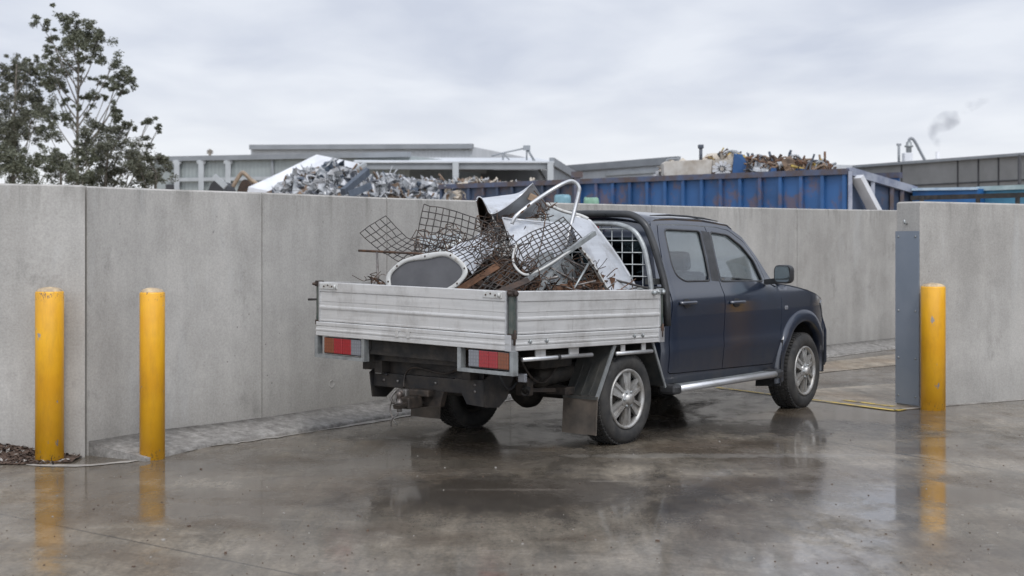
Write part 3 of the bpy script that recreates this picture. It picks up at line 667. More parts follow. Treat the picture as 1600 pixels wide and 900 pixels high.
    for i in range(9):
        t = -1 + i / 4; sc_ = (1 - abs(t) ** 3.2) ** .5 if abs(t) < 1 else 0
        sc_ = {0: .93, 1: 1.0, 2: 1.0, 3: .99, 4: .97, 5: .93, 6: .84, 7: .62, 8: .2}[i]
        ring = rnd_poly([(-.092 * sc_, -.088 * sc_), (.092 * sc_, -.088 * sc_), (.092 * sc_, .088 * sc_), (-.092 * sc_, .088 * sc_)], .055 * sc_, 4)
        vs.append([mc + Vector((-.05 + i * .0155, p[0], p[1])) for p in ring])
    mi.sheet([r_ + [r_[0]] for r_ in vs]); mi.add(vs[0], [tuple(range(len(vs[0])))]); mi.add(vs[-1], [tuple(range(len(vs[-1])))[::-1]])
    mi.bar(mc + Vector((.02, -s * .06, -.06)), Vector((2.50, s * .86, 1.255)), .07, .05); mo = mi.build('side_mirror', M['plastic'], truck)
    gl = rnd_poly([(-.076, -.070), (.076, -.070), (.076, .074), (-.076, .074)], .04, 4); mb = MB(); mb.prism([mc + Vector((-.0505, p[0], p[1])) for p in gl], (-.002, 0, 0)); mb.build('mirror_glass', M['mirror'], mo)
    # headlight wrapping the corner
    mb = MB(); skin(mb, rnd_poly([(3.66, 1.02), (3.80, 1.045), (3.93, .97), (4.0, .86), (3.93, .83), (3.80, .88)], .03), [], sidefn(s, .008), .06, .02, (0, -s, 0), flip=(s > 0)); mb.build('headlight', M['clear'], truck)
# roof skin, cab rear wall, screen, bonnet, nose
def edge(u, line):
    L_ = sorted(line)
    for (a, b), (c, d_) in zip(L_, L_[1:]):
        if a <= u <= c: return lerp(b, d_, (u - a) / (c - a))
    return L_[0][1] if u < L_[0][0] else L_[-1][1]
rl = [(.82, 1.822), (1.2, 1.832), (1.66, 1.822), (2.06, 1.785), (2.27, 1.685)]
rows = []
for u in [.80, .82, .88, .98, 1.2, 1.45, 1.66, 1.85, 2.0, 2.06, 2.12]:
    ze = edge(u, rl); row = []; drop = .045 * max(0, (.9 - u) / .1) ** 2; W0 = WW(max(u, .82), ze)
    for i in range(25):
        t = -1 + i / 12; a_ = abs(t); row.append(Vector((u, W0 * t, ze + .072 * (1 - a_ ** 2.6) - drop - (.01 if u > 2.1 else 0))))
    rows.append(row)
mb = MB(); mb.sheet(rows, .015); mb.build('roof', M['navy'], truck)
for s in (-1, 1):
    mb = MB(); pts = [Vector((u, s * (WW(u, 1.83) - .055), edge(u, rl) + .046)) for u in (.9, 1.2, 1.5, 1.8, 2.05)]; mb.tube(pts, [.004, .009, .009, .009, .004], 8); mb.build('roof_drip_rail', M['plastic'], truck)
wsl = [(2.08, 1.78), (2.27, 1.685), (2.46, 1.515), (2.64, 1.33), (2.78, 1.225)]
rows = []
for u, z in wsl:
    W0 = WW(u, z) - .01; rows.append([Vector((u + .16 * (1 - (i / 8 - 1) ** 2) - .02, W0 * (i / 8 - 1), z + .045 * (1 - (i / 8 - 1) ** 2))) for i in range(17)])
mb = MB(); mb.sheet(rows, .005); mb.build('windscreen', M['glass'], truck)
rows = []
for u in (2.72, 2.9, 3.1, 3.3, 3.5, 3.7, 3.84, 3.93, 3.97, 3.99):
    ze = edge(u, [(2.64, 1.235), (2.76, 1.225), (3.0, 1.20), (3.30, 1.15), (3.60, 1.085), (3.84, 1.02), (3.96, .92), (4.0, .84)]); W0 = WW(u, ze)
    rows.append([Vector((u + .06 * (1 - (i / 10 - 1) ** 2) * max(0, (u - 3.3) / .6), W0 * (i / 10 - 1), ze + .055 * (1 - abs(i / 10 - 1) ** 2.4))) for i in range(21)])
mb = MB(); mb.sheet(rows, .012); mb.build('bonnet', M['navy'], truck)
mb = MB(); rows = []
for z in (.36, .40, .50, .62, .72, .80, .86, .93): rows.append([Vector((4.0 + .10 * (1 - (i / 8 - 1) ** 2) - (.04 if z < .38 or z > .85 else 0), (.745 if z < .8 else .72) * (i / 8 - 1), z)) for i in range(17)])
mb.sheet(rows, .03)
for s in (-1, 1):
    skin(mb, rnd_poly([(3.70, .44), (3.78, .36), (4.0, .36), (4.03, .50), (4.03, .80), (3.84, .82), (3.74, .72)], .03), [], sidefn(s, .012), .06, .02, (0, -s, 0), flip=(s > 0))
mb.build('front_bumper', M['navy'], truck)
mb = MB(); mb.b2((4.03, -.45, .66), (4.11, .45, .86), bev=.02)
for k in range(4): mb.b2((4.10, -.43, .68 + k * .045), (4.125, .43, .70 + k * .045))
mb.build('grille', M['plastic'], truck)
# cab rear wall in (y, z)
def rw_u(z): return .672 + .0 if z < .8 else .672 + .03 * (z - .8) / .5 if z < 1.3 else .702 + .12 * ((z - 1.3) / .52) ** 1.4
def rearfn(y, z): return (rw_u(z) - .0, y, z)
half = [(WW(.70, z) - .012, z) for z in (.43, .6, .8, 1.0, 1.2, 1.3, 1.45, 1.6, 1.72, 1.80)] + [(.56, 1.845), (.3, 1.865)]
poly = half + [(-y, z) for y, z in half[::-1]]
rwn = rnd_poly([(-.66, 1.30), (.66, 1.30), (.58, 1.68), (-.58, 1.68)], .06)
mb = MB(); skin(mb, poly, [rwn], rearfn, .1, .02, (1, 0, 0), flip=True); mb.build('cab_rear_wall', M['navy'], truck)
mb = MB(); skin(mb, grow(rwn, .015), [], lambda y, z: (rw_u(z) + .012, y, z), .12, .004, (1, 0, 0)); mb.build('rear_window', M['tint'], truck)
mb = MB(); mb.b2((.80, -.10, 1.79), (.815, .10, 1.815)); 
mb = MB(); mb.b2((.735, -.14, 1.755), (.765, .14, 1.785), bev=.006); mb.build('brake_light', M['red'], truck)
# interior
mb = MB(); mb.b2((.72, -.84, .42), (2.72, .84, .50)); mb.b2((2.45, -.80, .50), (2.75, .80, 1.14)); mb.b2((.74, -.80, .5), (.80, .80, 1.25)); mb.build('cab_floor', M['plastic'], truck)
def seat(x, y, wd, nm):
    e = MB(); e.b2((x, y - wd / 2, .62), (x + .50, y + wd / 2, .80), bev=.05); e.box((x - .06, y, 1.06), (.14, wd, .62), Matrix.Rotation(R(-14), 3, 'Y'), bev=.05)
    o = e.build(nm, M['fabric'], truck)
    for yy in ([y] if wd < .8 else [y - .38, y + .38]):
        h_ = MB(); h_.box((x - .16, yy, 1.46), (.10, .25, .18), Matrix.Rotation(R(-12), 3, 'Y'), bev=.04); h_.tube([(x - .14, yy - .05, 1.3), (x - .15, yy - .05, 1.42)], .008); h_.build('headrest', M['fabric'], o)
seat(1.85, -.38, .50, 'seat'); seat(1.85, .38, .50, 'seat'); seat(1.02, 0, 1.35, 'rear_bench')
mb = MB(); ct = Vector((2.32, -.38, 1.12)); ax = Vector((-.80, 0, .6)).normalized(); a_ = Vector((0, 1, 0)); b_ = ax.cross(a_)
mb.tube([ct + (a_ * math.cos(q) + b_ * math.sin(q)) * .19 for q in [2 * math.pi * i / 24 for i in range(24)]], .016, 8, closed=True); mb.tube([ct, ct - ax * .3], .03); mb.bar(ct - a_ * .18, ct + a_ * .18, .03, .02); mb.bar(ct, ct - b_ * .18, .03, .02); mb.build('steering_wheel', M['plastic'], truck)
mb = MB(); mb.b2((2.30, -.78, 1.10), (2.74, .78, 1.20), bev=.04); mb.build('dashboard', M['plastic'], truck)
# ---- wheels
def wheel(x, s, yo, steer=0):
    w_ = empty('wheel', (x, yo, .365)); w_.parent = truck; w_.rotation_euler = (0, 0, R(steer))
    tw_ = .25; y0 = 0
    prof = [(.235, -.02), (.262, .004), (.30, .012), (.335, .006), (.352, -.008), (.363, -.030), (.366, -.06), (.366, -.19), (.363, -.22), (.352, -.242), (.335, -.256), (.30, -.262), (.235, -.23)]
    ax = Vector((0, s, 0)); mb = MB(); mb.lathe(prof, (0, 0, 0), ax, 64, closed=True)
    for i in range(60):       # tread blocks, shoulder and centre rows
        q = 2 * math.pi * i / 60
        for yy, of in ((-.042, 0), (-.095, .5), (-.155, 0), (-.208, .5)):
            a_ = q + of * math.pi / 30; c_ = Vector((math.cos(a_) * .367, s * yy, math.sin(a_) * .367)); mb.box(c_, (.016, .038, .026), Matrix.Rotation(-a_, 3, 'Y') @ Matrix.Rotation(R(14 if of else -10), 3, 'X'))
    ty = mb.build('tyre', M['rubber'], w_)
    mb = MB(); mb.lathe([(.245, -.004), (.240, .006), (.226, .004), (.216, -.012), (.210, -.045), (.232, -.05), (.245, -.03)], (0, 0, 0), ax, 56, closed=True)
    for i in range(6):        # six paired spokes
        q = 2 * math.pi * (i + .5) / 6
        e = lambda r_, t_, h_: Vector((math.cos(q) * r_ - math.sin(q) * t_, s * h_, math.sin(q) * r_ + math.cos(q) * t_))
        for r0, r1, w0, w1, h0, h1 in ((.045, .12, .030, .024, -.004, -.016), (.12, .214, .024, .034, -.016, -.028)):
            top = [e(r0, -w0, h0), e(r0, w0, h0), e(r1, w1, h1), e(r1, -w1, h1)]; bt = [e(r0, -w0 - .008, h0 - .04), e(r0, w0 + .008, h0 - .04), e(r1, w1 + .008, h1 - .04), e(r1, -w1 - .008, h1 - .04)]
            mb.add(top + bt, [(0, 1, 2, 3), (0, 3, 7, 4), (2, 1, 5, 6), (1, 0, 4, 5), (3, 2, 6, 7)])
        for sg in (-1, 1):
            top = [e(.07, sg * .012, .004), e(.07, sg * .034, .004), e(.214, sg * .058, -.010), e(.214, sg * .026, -.010)]; bt = [v_ - Vector((0, s * .03, 0)) for v_ in top]
            mb.add(top + bt, [(0, 1, 2, 3), (0, 3, 7, 4), (2, 1, 5, 6), (1, 0, 4, 5), (3, 2, 6, 7)])
    mb.lathe([(0, -.02), (.078, -.03), (.078, .0), (.060, .010), (.045, .012), (.043, .035), (.036, .042), (0, .043)], (0, 0, 0), ax, 36, closed=False)
    rim = mb.build('rim', M['rim'], w_)
    for i in range(6):
        mb = MB(); q = 2 * math.pi * i / 6; mb.lathe([(.012, -.005), (.012, .014), (.007, .02), (0, .02)], (math.cos(q) * .062, s * .002, math.sin(q) * .062), ax, 6, closed=False); mb.build('wheel_nut', M['galv'], rim)
    mb = MB(); mb.lathe([(0, -.055), (.15, -.055), (.15, -.075), (0, -.075)], (0, 0, 0), ax, 40, closed=True); mb.lathe([(.243, -.05), (.205, -.06), (.205, -.21), (.243, -.22)], (0, 0, 0), ax, 48); mb.lathe([(0, -.10), (.204, -.10), (.204, -.12), (0, -.12)], (0, 0, 0), ax, 40); mb.build('brake_disc', M['under'], w_)
    return w_
wheel(.035, -1, -.94); wheel(.035, 1, .905); wheel(3.19, -1, -.915, 3); wheel(3.19, 1, .905, 3)
# ---- chassis
for s in (-1, 1):
    mb = MB(); mb.b2((-1.42, s * .42, .60), (3.7, s * .50, .74)); mb.build('chassis_rail', M['under'], truck)
    mb = MB()
    for k in range(4): mb.tube(cat([(-.62 + k * .10, s * .56, .50 + k * .022), (.03, s * .56, .385 + k * .022), (.70 - k * .10, s * .56, .50 + k * .022)], 5), .016, 4)
    mb.b2((-.66, s * .52, .46), (-.58, s * .60, .66)); mb.build('leaf_spring', M['under'], truck)
    mb = MB(); mb.tube([(-.25, s * .40, .72), (.0, s * .44, .36)], .03, 8); mb.build('shock_absorber', M['under'], truck)
mb = MB(); mb.tube([(.035, -.80, .365), (.035, .80, .365)], .045, 10); mb.lathe([(0, -.15), (.10, -.12), (.15, -.03), (.15, .03), (.10, .12), (0, .15)], (.02, .08, .37), (1, 0, 0), 18, closed=False); mb.tube([(.1, .08, .38), (2.2, .05, .48)], .035, 8); mb.build('rear_axle', M['under'], truck)
mb = MB(); mb.b2((2.4, -.6, .33), (3.8, .6, .36)); mb.b2((3.1, -.68, .34), (3.25, .68, .40)); mb.b2((1.0, .45, .40), (2.0, .78, .62)); mb.b2((.8, -.42, .40), (1.6, -.1, .55)); mb.b2((.70, -.83, .40), (2.66, -.77, .50)); mb.b2((.70, .77, .40), (2.66, .83, .50)); mb.build('underbody', M['under'], truck)
for x in (-1.15, -.45, .6): mb = MB(); mb.b2((x, -.45, .62), (x + .08, .45, .72)); mb.build('cross_member', M['under'], truck)
mb = MB(); mb.tube(cat([(.6, -.62, .42), (.1, -.60, .62), (-.3, -.58, .60), (-.75, -.60, .56), (-.90, -.655, .545), (-1.01, -.705, .50)], 5), .034, 12); mb.lathe([(.036, 0), (.036, .02), (.028, .02), (.028, -.1), (0, -.1)], (-1.01, -.705, .50), (-.80, -.42, -.40), 14, closed=False); mb.tube([(-.15, -.60, .60), (-.72, -.59, .57)], .075, 12); mb.build('exhaust', M['under'], truck)
mb = MB(); mb.lathe([(0, -.10), (.33, -.10), (.35, -.05), (.35, .05), (.33, .10), (0, .10)], (-.72, .05, .52), (0, 0, 1), 36, closed=True); mb.build('spare_tyre', M['rubber'], truck)
mb = MB(); mb.b2((-1.22, -.36, .60), (-.20, .78, .80)); mb.b2((-.9, -.78, .66), (-.5, -.52, .80), bev=.02); mb.build('under_tray_box', M['under'], truck)
# ---- tray: nominally level, then leaning a touch like the loaded one in the picture
def TL(v): return Vector((v.x, v.y, v.z - .0212 * v.x + .0160 * (v.y + .94)))
def tbuild(mb, *a, **k): return mb.build(*a, tf=TL, **k)
X0, X1, Y0, Y1 = -1.555, .455, -1.0, 1.03
mb = MB(); mb.b2((X0 + .05, Y0 + .05, .895), (X1 - .02, Y1 - .05, .925)); tbuild(mb, 'tray_floor', M['alu'], truck)
mb = MB()
for x in [X0 + .15 + i * .30 for i in range(7)]: mb.b2((x, Y0 + .06, .82), (x + .05, Y1 - .06, .895))
for s in (-.5, .46): mb.b2((X0 + .05, s, .735), (X1, s + .05, .82))
mb.b2((X0 + .06, Y0 + .5, .70), (X0 + .12, Y1 - .5, .83)); tbuild(mb, 'tray_bearer', M['under'], truck)
def extr(mb, prof, a, b, out):
    "profile (outward, z) swept straight from a to b"
    a = Vector(a); b = Vector(b); out = Vector(out); k = len(prof)
    vs = [p + out * o_ + Vector((0, 0, z)) for p in (a, b) for o_, z in prof]
    mb.add(vs, [(i, (i + 1) % k, k + (i + 1) % k, k + i) for i in range(k)] + [tuple(range(k))[::-1], tuple(range(k, 2 * k))])
railp = [(-.05, .818), (.0, .818), (.004, .822), (.004, .846), (.0, .849), (.0, .858), (.006, .862), (.006, .872), (.0, .876), (.0, .894), (-.004, .896), (-.004, .899), (.002, .902), (.002, .926), (-.003, .932), (-.05, .932)]
def gatep(o):
    z0, z1 = .938, 1.253; h_ = z1 - z0
    q = [(-.012, z0), (-.002, z0), (-.002, z0 + .012), (-.006, z0 + .015), (-.006, z0 + .30 * h_), (.0005, z0 + .315 * h_), (.0025, z0 + .35 * h_), (.0005, z0 + .385 * h_), (-.0055, z0 + .40 * h_), (-.0055, z0 + .485 * h_), (-.009, z0 + .49 * h_), (-.009, z0 + .505 * h_), (-.005, z0 + .51 * h_), (-.005, z0 + .735 * h_), (-.010, z0 + .742 * h_), (-.010, z0 + .755 * h_), (-.001, z0 + .765 * h_), (0, z0 + .98 * h_), (-.004, z1), (-.026, z1), (-.028, z1 - .02), (-.028, z0)]
    return [(a + o, b) for a, b in q]
for nm, a, b, out in (('side_rail', (X0 + .004, Y0, 0), (X1, Y0, 0), (0, -1, 0)), ('side_rail', (X1, Y1, 0), (X0 + .004, Y1, 0), (0, 1, 0)), ('rear_rail', (X0, Y1 - .004, 0), (X0, Y0 + .004, 0), (-1, 0, 0)), ('front_rail', (X1, Y0 + .06, 0), (X1, Y1 - .06, 0), (1, 0, 0))):
    mb = MB(); extr(mb, railp, a, b, out); tbuild(mb, nm, M['alu'], truck)
gts = {}
for nm, a, b, out in (('side_gate', (X0 + .075, Y0, 0), (X1 - .035, Y0, 0), (0, -1, 0)), ('side_gate', (X1 - .035, Y1, 0), (X0 + .075, Y1, 0), (0, 1, 0)), ('tailgate', (X0, Y1 - .045, 0), (X0, Y0 + .045, 0), (-1, 0, 0))):
    mb = MB(); extr(mb, gatep(0), a, b, out)
    for p in (a, b):        # end channel
        d_ = (Vector(b) - Vector(a)).normalized(); 
    g = tbuild(mb, nm, M['alu'], truck); gts[nm + str(out)] = g
    # end caps
    for p, sg in ((Vector(a), -1), (Vector(b), 1)):
        d_ = (Vector(b) - Vector(a)).normalized() * sg; mb = MB(); c_ = p + d_ * .004 - Vector(out) * .012 + Vector((0, 0, 1.095)); mb.box(c_, (abs(d_.x) * .01 + abs(out[0]) * .034, abs(d_.y) * .01 + abs(out[1]) * .034, .318)); tbuild(mb, 'end_channel', M['alubright'], g)
# corner posts
for x, y, sx, sy in ((X0 + .03, Y0 + .01, -1, -1), (X0 + .03, Y1 - .01, -1, 1), (X1 - .012, Y0 + .012, 1, -1), (X1 - .012, Y1 - .012, 1, 1)):
    mb = MB(); mb.b2((x - .022, y - .016, .90), (x + .022, y + .016, 1.245), bev=.003); po = tbuild(mb, 'corner_post', M['post'], truck)
    mb = MB(); mb.b2((x - .03, y - .022, 1.215), (x + .03, y + .022, 1.262), bev=.004); mb.tube([(x - .06, y + sy * .012, 1.235), (x + .05, y + sy * .012, 1.235)], .011, 8); mb.tube([(x, y - sy * .05, 1.232), (x, y + sy * .045, 1.232)], .012, 8); mb.lathe([(.0, 0), (.020, 0), (.020, .014), (0, .014)], (x, y + sy * .030, 1.235), (0, sy, 0), 12, closed=True); tbuild(mb, 'latch', M['rust2'] if sx < 0 else M['galv'], po)
    mb = MB(); mb.b2((x - .028, y - .024, .905), (x + .028, y + .024, .945), bev=.004); mb.tube([(x, y + sy * .02, .86), (x, y + sy * .028, .97)], .009, 8); tbuild(mb, 'hinge', M['rust2'], po)
# latch plates, hinges, lugs on the gates
def onrear(v0, v1, z0, z1, o0=.0, o1=.008): return (X0 - o1, v0 - .94, z0), (X0 - o0, v1 - .94, z1)
tg = gts['tailgate(-1, 0, 0)']; sg_ = gts['side_gate(0, -1, 0)']
for v0, v1 in ((.02, .20), (1.72, 1.92)):
    mb = MB(); mb.b2(*onrear(v0, v1, 1.198, 1.240, -.001, .007), bev=.002); mb.tube([(X0 - .014, v0 - .94 + .02, 1.205), (X0 - .014, v0 - .94 + .02, 1.236)], .010, 8); pl = tbuild(mb, 'latch_plate', M['whitepaint'], tg)
    for k in range(3): mb = MB(); mb.lathe([(0, 0), (.008, 0), (.006, .004), (0, .004)], (X0 - .007, v0 - .94 + .06 + k * .045, 1.219 + .010 * (k % 2)), (-1, 0, 0), 8, closed=False); tbuild(mb, 'rivet', M['rust2'], pl)
mb = MB(); mb.tube([(X1 - .13, Y0 - .012, 1.212), (X1 - .13, Y0 - .012, 1.245)], .016, 10); mb.b2((X1 - .16, Y0 - .008, 1.222), (X1 - .02, Y0 - .001, 1.238)); tbuild(mb, 'latch', M['galv'], sg_)
for v in (.93, 1.05):
    mb = MB(); mb.b2(*onrear(v, v + .03, .855, .915, .002, .010)); tbuild(mb, 'hinge', M['alu'], tg)
for x in (X0 + .22, X0 + .42, X1 - .42, X1 - .30):
    mb = MB(); mb.tube([(x, Y0 - .010, .865), (x, Y0 - .010, .898)], .007, 6); mb.b2((x - .02, Y0 - .009, .872), (x + .02, Y0 - .004, .886)); tbuild(mb, 'hinge', M['galv'], sg_)
# rear rail end plate
mb = MB(); mb.b2((X0 - .006, Y0 - .006, .816), (X0 + .05, Y0 + .05, .934), bev=.002); tbuild(mb, 'rail_corner', M['alubright'], truck)
mb = MB(); mb.b2((X1 - .06, Y0 - .012, .817), (X1 + .02, Y0 + .03, .936), bev=.002); tbuild(mb, 'rail_corner', M['alubright'], truck)
# pin sticking out on the left corner
mb = MB(); mb.tube([(X0 + .02, Y1 - .01, 1.11), (X0 - .02, Y1 + .07, 1.105)], .009, 8); tbuild(mb, 'release_pin', M['black'], truck)
# tail lights in galvanised frames
def tail(v0, v1, order):
    y0, y1 = v0 - .94, v1 - .94; z0, z1 = .640, .817; mb = MB(); t = .034; d0, d1 = X0 - .002, X0 + .055
    mb.b2((d0, y0, z0), (d1, y1, z0 + t * .8)); mb.b2((d0 + .001, y0, z0 + t * .8), (d1, y0 + t, z1)); mb.b2((d0 + .001, y1 - t, z0 + t * .8), (d1, y1, z1)); fr = tbuild(mb, 'tail_light', M['galv'], truck)
    ya = y0 + t + .012; yb = y1 - t - .012 - .06 * (order[0] == 'amber'); 
    if order[0] != 'amber': yb -= .06; 
    za, zb = z0 + t * .8 + .016, z1 - .012; mb = MB(); mb.b2((d0 + .012, ya - .006, za - .008), (d1 - .005, yb + .006, zb + .006), bev=.004); tbuild(mb, 'housing', M['plastic'], fr)
    spans = {'amber': .27, 'red': .235, 'clear': .26}; q = yb
    for c_ in order:     # from the left of the picture
        wd = (yb - ya) * spans[c_]; mb = MB(); mb.b2((d0 + .004, q - wd + .001, za), (d0 + .02, q - .001, zb), bev=.004); tbuild(mb, c_ + '_lens', M[c_], fr); q -= wd
tail(-.085, .45, ('clear', 'red', 'red', 'amber')); tail(1.42, 1.985, ('amber', 'red', 'red', 'clear'))
# tie rails under the side
for x0, x1, lugs, z in ((-1.375, -.50, ((-1.22, .10), (-.80, .10)), .748), (-.17, .353, ((-.10, .035), (.20, .035)), .743)):
    for s, yy in ((-1, Y0 + .035), (1, Y1 - .035)):
        mb = MB(); mb.tube([(x0, yy, z), (x1, yy, z)], .0165, 12); ro = tbuild(mb, 'tie_rail', M['alubright'], truck)
        for lx, lw in lugs: mb = MB(); mb.b2((lx, yy - .005, z + .012), (lx + lw + .02, yy + .005, .83)); tbuild(mb, 'lug', M['alu'], ro)
mb = MB(); mb.lathe([(.02, 0), (.024, .006), (.024, .028), (.02, .034)], (-.955, Y0 + .035, .748), (1, 0, 0), 12); tbuild(mb, 'rail_joiner', M['black'], truck)
# side marker lamp behind the tail light
mb = MB(); mb.b2((-1.30, -.93, .60), (-1.27, -.86, .665), bev=.006); mb.build('number_plate_lamp', M['clear'], truck)
# mudguards and flaps
for s in (-1, 1):
    yo = s * .975; yi = s * .66
    def pl(pts, th): mb.prism([Vector((x, y, z)) for x, y, z in pts], th)
    mb = MB(); pl([(-.19, yo, .825), (-.19, yi, .835), (-.44, yi, .40), (-.44, yo, .40)], (-.012, 0, .004)); pl([(.30, yo, .81), (.30, yi, .81), (-.19, yi, .815), (-.19, yo, .815)], (0, 0, .01)); pl([(.35, yo, .81), (.35, yi, .81), (.535, yi, .43), (.535, yo, .43)], (.012, 0, .0))
    pl([(.39, yo, .80), (.62, s * .95, .80), (.60, s * .95, .45), (.535, yo, .43)], (0, s * -.004, 0)) if 0 else None
    for t in (.25, .5, .75): yy = lerp(yo, yi, t); mb.bar((-.205, yy, .80), (-.450, yy, .43), .010, .012)
    mg = mb.build('mudguard', M['guard'], truck)
    mb = MB(); mb.bar((-.20, yo, .82), (-.455, yo, .40), .012, .035); mb.build('guard_edge', M['galv'], mg); mb = MB(); mb.bar((.35, yo, .81), (.545, yo, .42), .012, .022); mb.build('guard_edge', M['galv'], mg)
    mb = MB(); mb.sheet([[Vector((-.452 - .02 * (1 - zz) + .006 * math.sin(k * 1.3), lerp(s * .990, s * .655, k / 6), lerp(.125, .425, zz))) for k in range(7)] for zz in (0, .35, .7, 1)], .01); fl = mb.build('mud_flap', M['flap'], truck)
    mb = MB(); mb.b2((-.472, s * .99, .402), (-.460, s * .66, .425)); mb.build('clamp_strip', M['guard'], fl)
# headboard: galvanised hoop with welded mesh
xh = .40; hp = [(xh, -.93, .93), (xh, -.93, 1.30), (xh, -.86, 1.60), (xh, -.77, 1.735), (xh, -.62, 1.79), (xh, 0, 1.80), (xh, .62, 1.79), (xh, .77, 1.735), (xh, .86, 1.60), (xh, .93, 1.30), (xh, .93, .93)]
hp2 = [Vector(hp[0])] + rnd_poly([Vector(p) for p in hp], .1, 3)[4:-4] + [Vector(hp[-1])]
mb = MB(); mb.tube(hp2, .021, 10); hb = mb.build('headboard', M['galv'], truck)
def hw(z):
    for (z0, y0), (z1, y1) in zip([(.93, .93), (1.30, .93), (1.60, .86), (1.735, .77), (1.79, .62)], [(1.30, .93), (1.60, .86), (1.735, .77), (1.79, .62), (1.81, .0)]):
        if z <= z1: return lerp(y0, y1, (z - z0) / (z1 - z0))
    return 0
mb = MB()
for k in range(9): z = .95 + k * .1; w0 = hw(z); mb.tube([(xh, -w0, z), (xh, w0, z)], .005, 5)
for k in range(-8, 9):
    y = k * .105; zt = max(z for z in [.93 + i * .01 for i in range(88)] if hw(z) >= abs(y)); mb.tube([(xh + .008, y, .93), (xh + .008, y, zt)], .005, 5)
mb.build('mesh_grille', M['galv'], hb)
# black roll hoop hugging the cab
xr = .565; pr = [(.61, -.955, .93), (.60, -.95, 1.25), (.545, -.86, 1.62), (.53, -.79, 1.79), (.525, -.66, 1.875), (.52, -.3, 1.885), (.52, .3, 1.885), (.525, .66, 1.875), (.53, .79, 1.79), (.545, .86, 1.62), (.60, .95, 1.25), (.61, .955, .93)]
mb = MB(); mb.tube([Vector(pr[0])] + rnd_poly([Vector(p) for p in pr], .13, 4)[5:-5] + [Vector(pr[-1])], .031, 12); mb.build('roll_hoop', M['hoop'], truck)
mb = MB(); mb.b2((.50, -.80, 1.28), (.60, -.90, 1.33)); mb.b2((.46, -.92, 1.0), (.66, -.72, 1.26)); mb.build('hoop_bracket', M['guard'], truck)
# tow bar
mb = MB(); mb.b2((-1.36, -.60, .485), (-1.27, .57, .595), bev=.006); mb.bar((-1.30, -.30, .54), (-.9, -.30, .60), .06, .08); mb.bar((-1.30, .30, .54), (-.9, .30, .60), .06, .08); tb = mb.build('tow_bar', M['black'], truck)
for y in (-.60, .565):
    sg = -1 if y < 0 else 1
    mb = MB(); mb.prism([(-1.37, y, .40), (-1.40, y, .60), (-1.34, y, .63), (-1.15, y, .76), (-.95, y, .76), (-1.12, y, .45), (-1.22, y, .385)], (0, sg * .014, 0)); mb.build('side_plate', M['black'], tb)
mb = MB(); mb.prism([(-1.365, -.59, .60), (-1.365, -.30, .60), (-1.365, -.42, .41), (-1.365, -.59, .40)], (.012, 0, 0)); mb.build('gusset', M['black'], tb)
mb = MB(); mb.tube([(-1.30, .03, .40), (-1.50, .03, .40)], .045, 4); mb.prism([(-1.38, -.16, .37), (-1.38, .18, .37), (-1.38, .22, .49), (-1.38, -.20, .49)], (.05, 0, 0)); mb.bar((-1.50, .03, .42), (-1.66, .03, .38), .075, .03); mb.b2((-1.58, -.02, .36), (-1.42, .08, .45), bev=.01); mb.b2((-1.45, -.10, .445), (-1.36, .10, .50), bev=.01); tn = mb.build('tow_tongue', M['hitch'], tb)
mb = MB(); mb.lathe([(0, 0), (.024, 0), (.024, .022), (.014, .03), (.014, .05), (.020, .057), (.0255, .072), (.025, .086), (.016, .098), (0, .102)], (-1.63, .03, .40), (0, 0, 1), 20, closed=False); mb.lathe([(0, -.06), (.022, -.06), (.022, -.03), (0, -.03)], (-1.63, .03, .405), (0, 0, 1), 6); mb.build('tow_ball', M['rod'], tn)
mb = MB(); mb.box((-1.40, .20, .455), (.05, .10, .07), bev=.012); mb.lathe([(0, 0), (.03, 0), (.034, .03), (0, .034)], (-1.42, .20, .455), (-1, 0, 0), 14, closed=True); mb.build('trailer_socket', M['rod'], tb)
mb = MB()
mb.tube(cat([(-1.40, .27, .48), (-1.44, .30, .42), (-1.42, .28, .37), (-1.40, .27, .46)], 5), .011, 6); mb.tube(cat([(-1.42, .30, .40), (-1.42, .33, .32), (-1.43, .28, .24), (-1.41, .26, .20)], 5), .0055, 5); mb.tube(cat([(-1.42, .27, .38), (-1.42, .24, .30), (-1.44, .29, .25), (-1.43, .31, .19)], 5), .0055, 5); mb.build('safety_chain', M['rod'], tb)
mb = MB(); mb.b2((-1.412, .44, .595), (-1.402, .50, .655)); mb.build('white_tag', M['whitepaint'], tb)
for y, z in ((-.50, .56), (-.50, .51), (.45, .54), (.30, .54), (-.10, .55)):
    mb = MB(); mb.lathe([(0, 0), (.013, 0), (.012, .008), (0, .010)], (-1.36, y, z), (-1, 0, 0), 6, closed=False); mb.build('bolt', M['rod'], tb)
for i, pts in enumerate((((-1.38, -.45, .72), (-1.36, -.20, .63), (-1.37, .10, .66), (-1.36, .22, .60), (-1.40, .20, .50)), ((-1.30, -.62, .78), (-1.28, -.68, .62), (-1.15, -.66, .52), (-.95, -.60, .58)), ((-1.1, -.70, .80), (-1.0, -.74, .62), (-.8, -.72, .55), (-.6, -.70, .66)), ((-1.38, .45, .72), (-1.35, .52, .62), (-1.38, .40, .585)))):
    mb = MB(); mb.tube(cat(pts, 5), .009, 6); mb.build('wiring_loom', M['plastic'] if i % 2 else M['hitch'], truck)
mb = MB(); mb.b2((-1.0, -.72, .46), (-.93, -.60, .60), bev=.006); mb.b2((-.62, -.80, .44), (-.50, -.60, .50), bev=.006); mb.bar((-.97, -.66, .50), (-.55, -.70, .47), .03, .03); mb.build('spring_hanger', M['hitch'], truck)
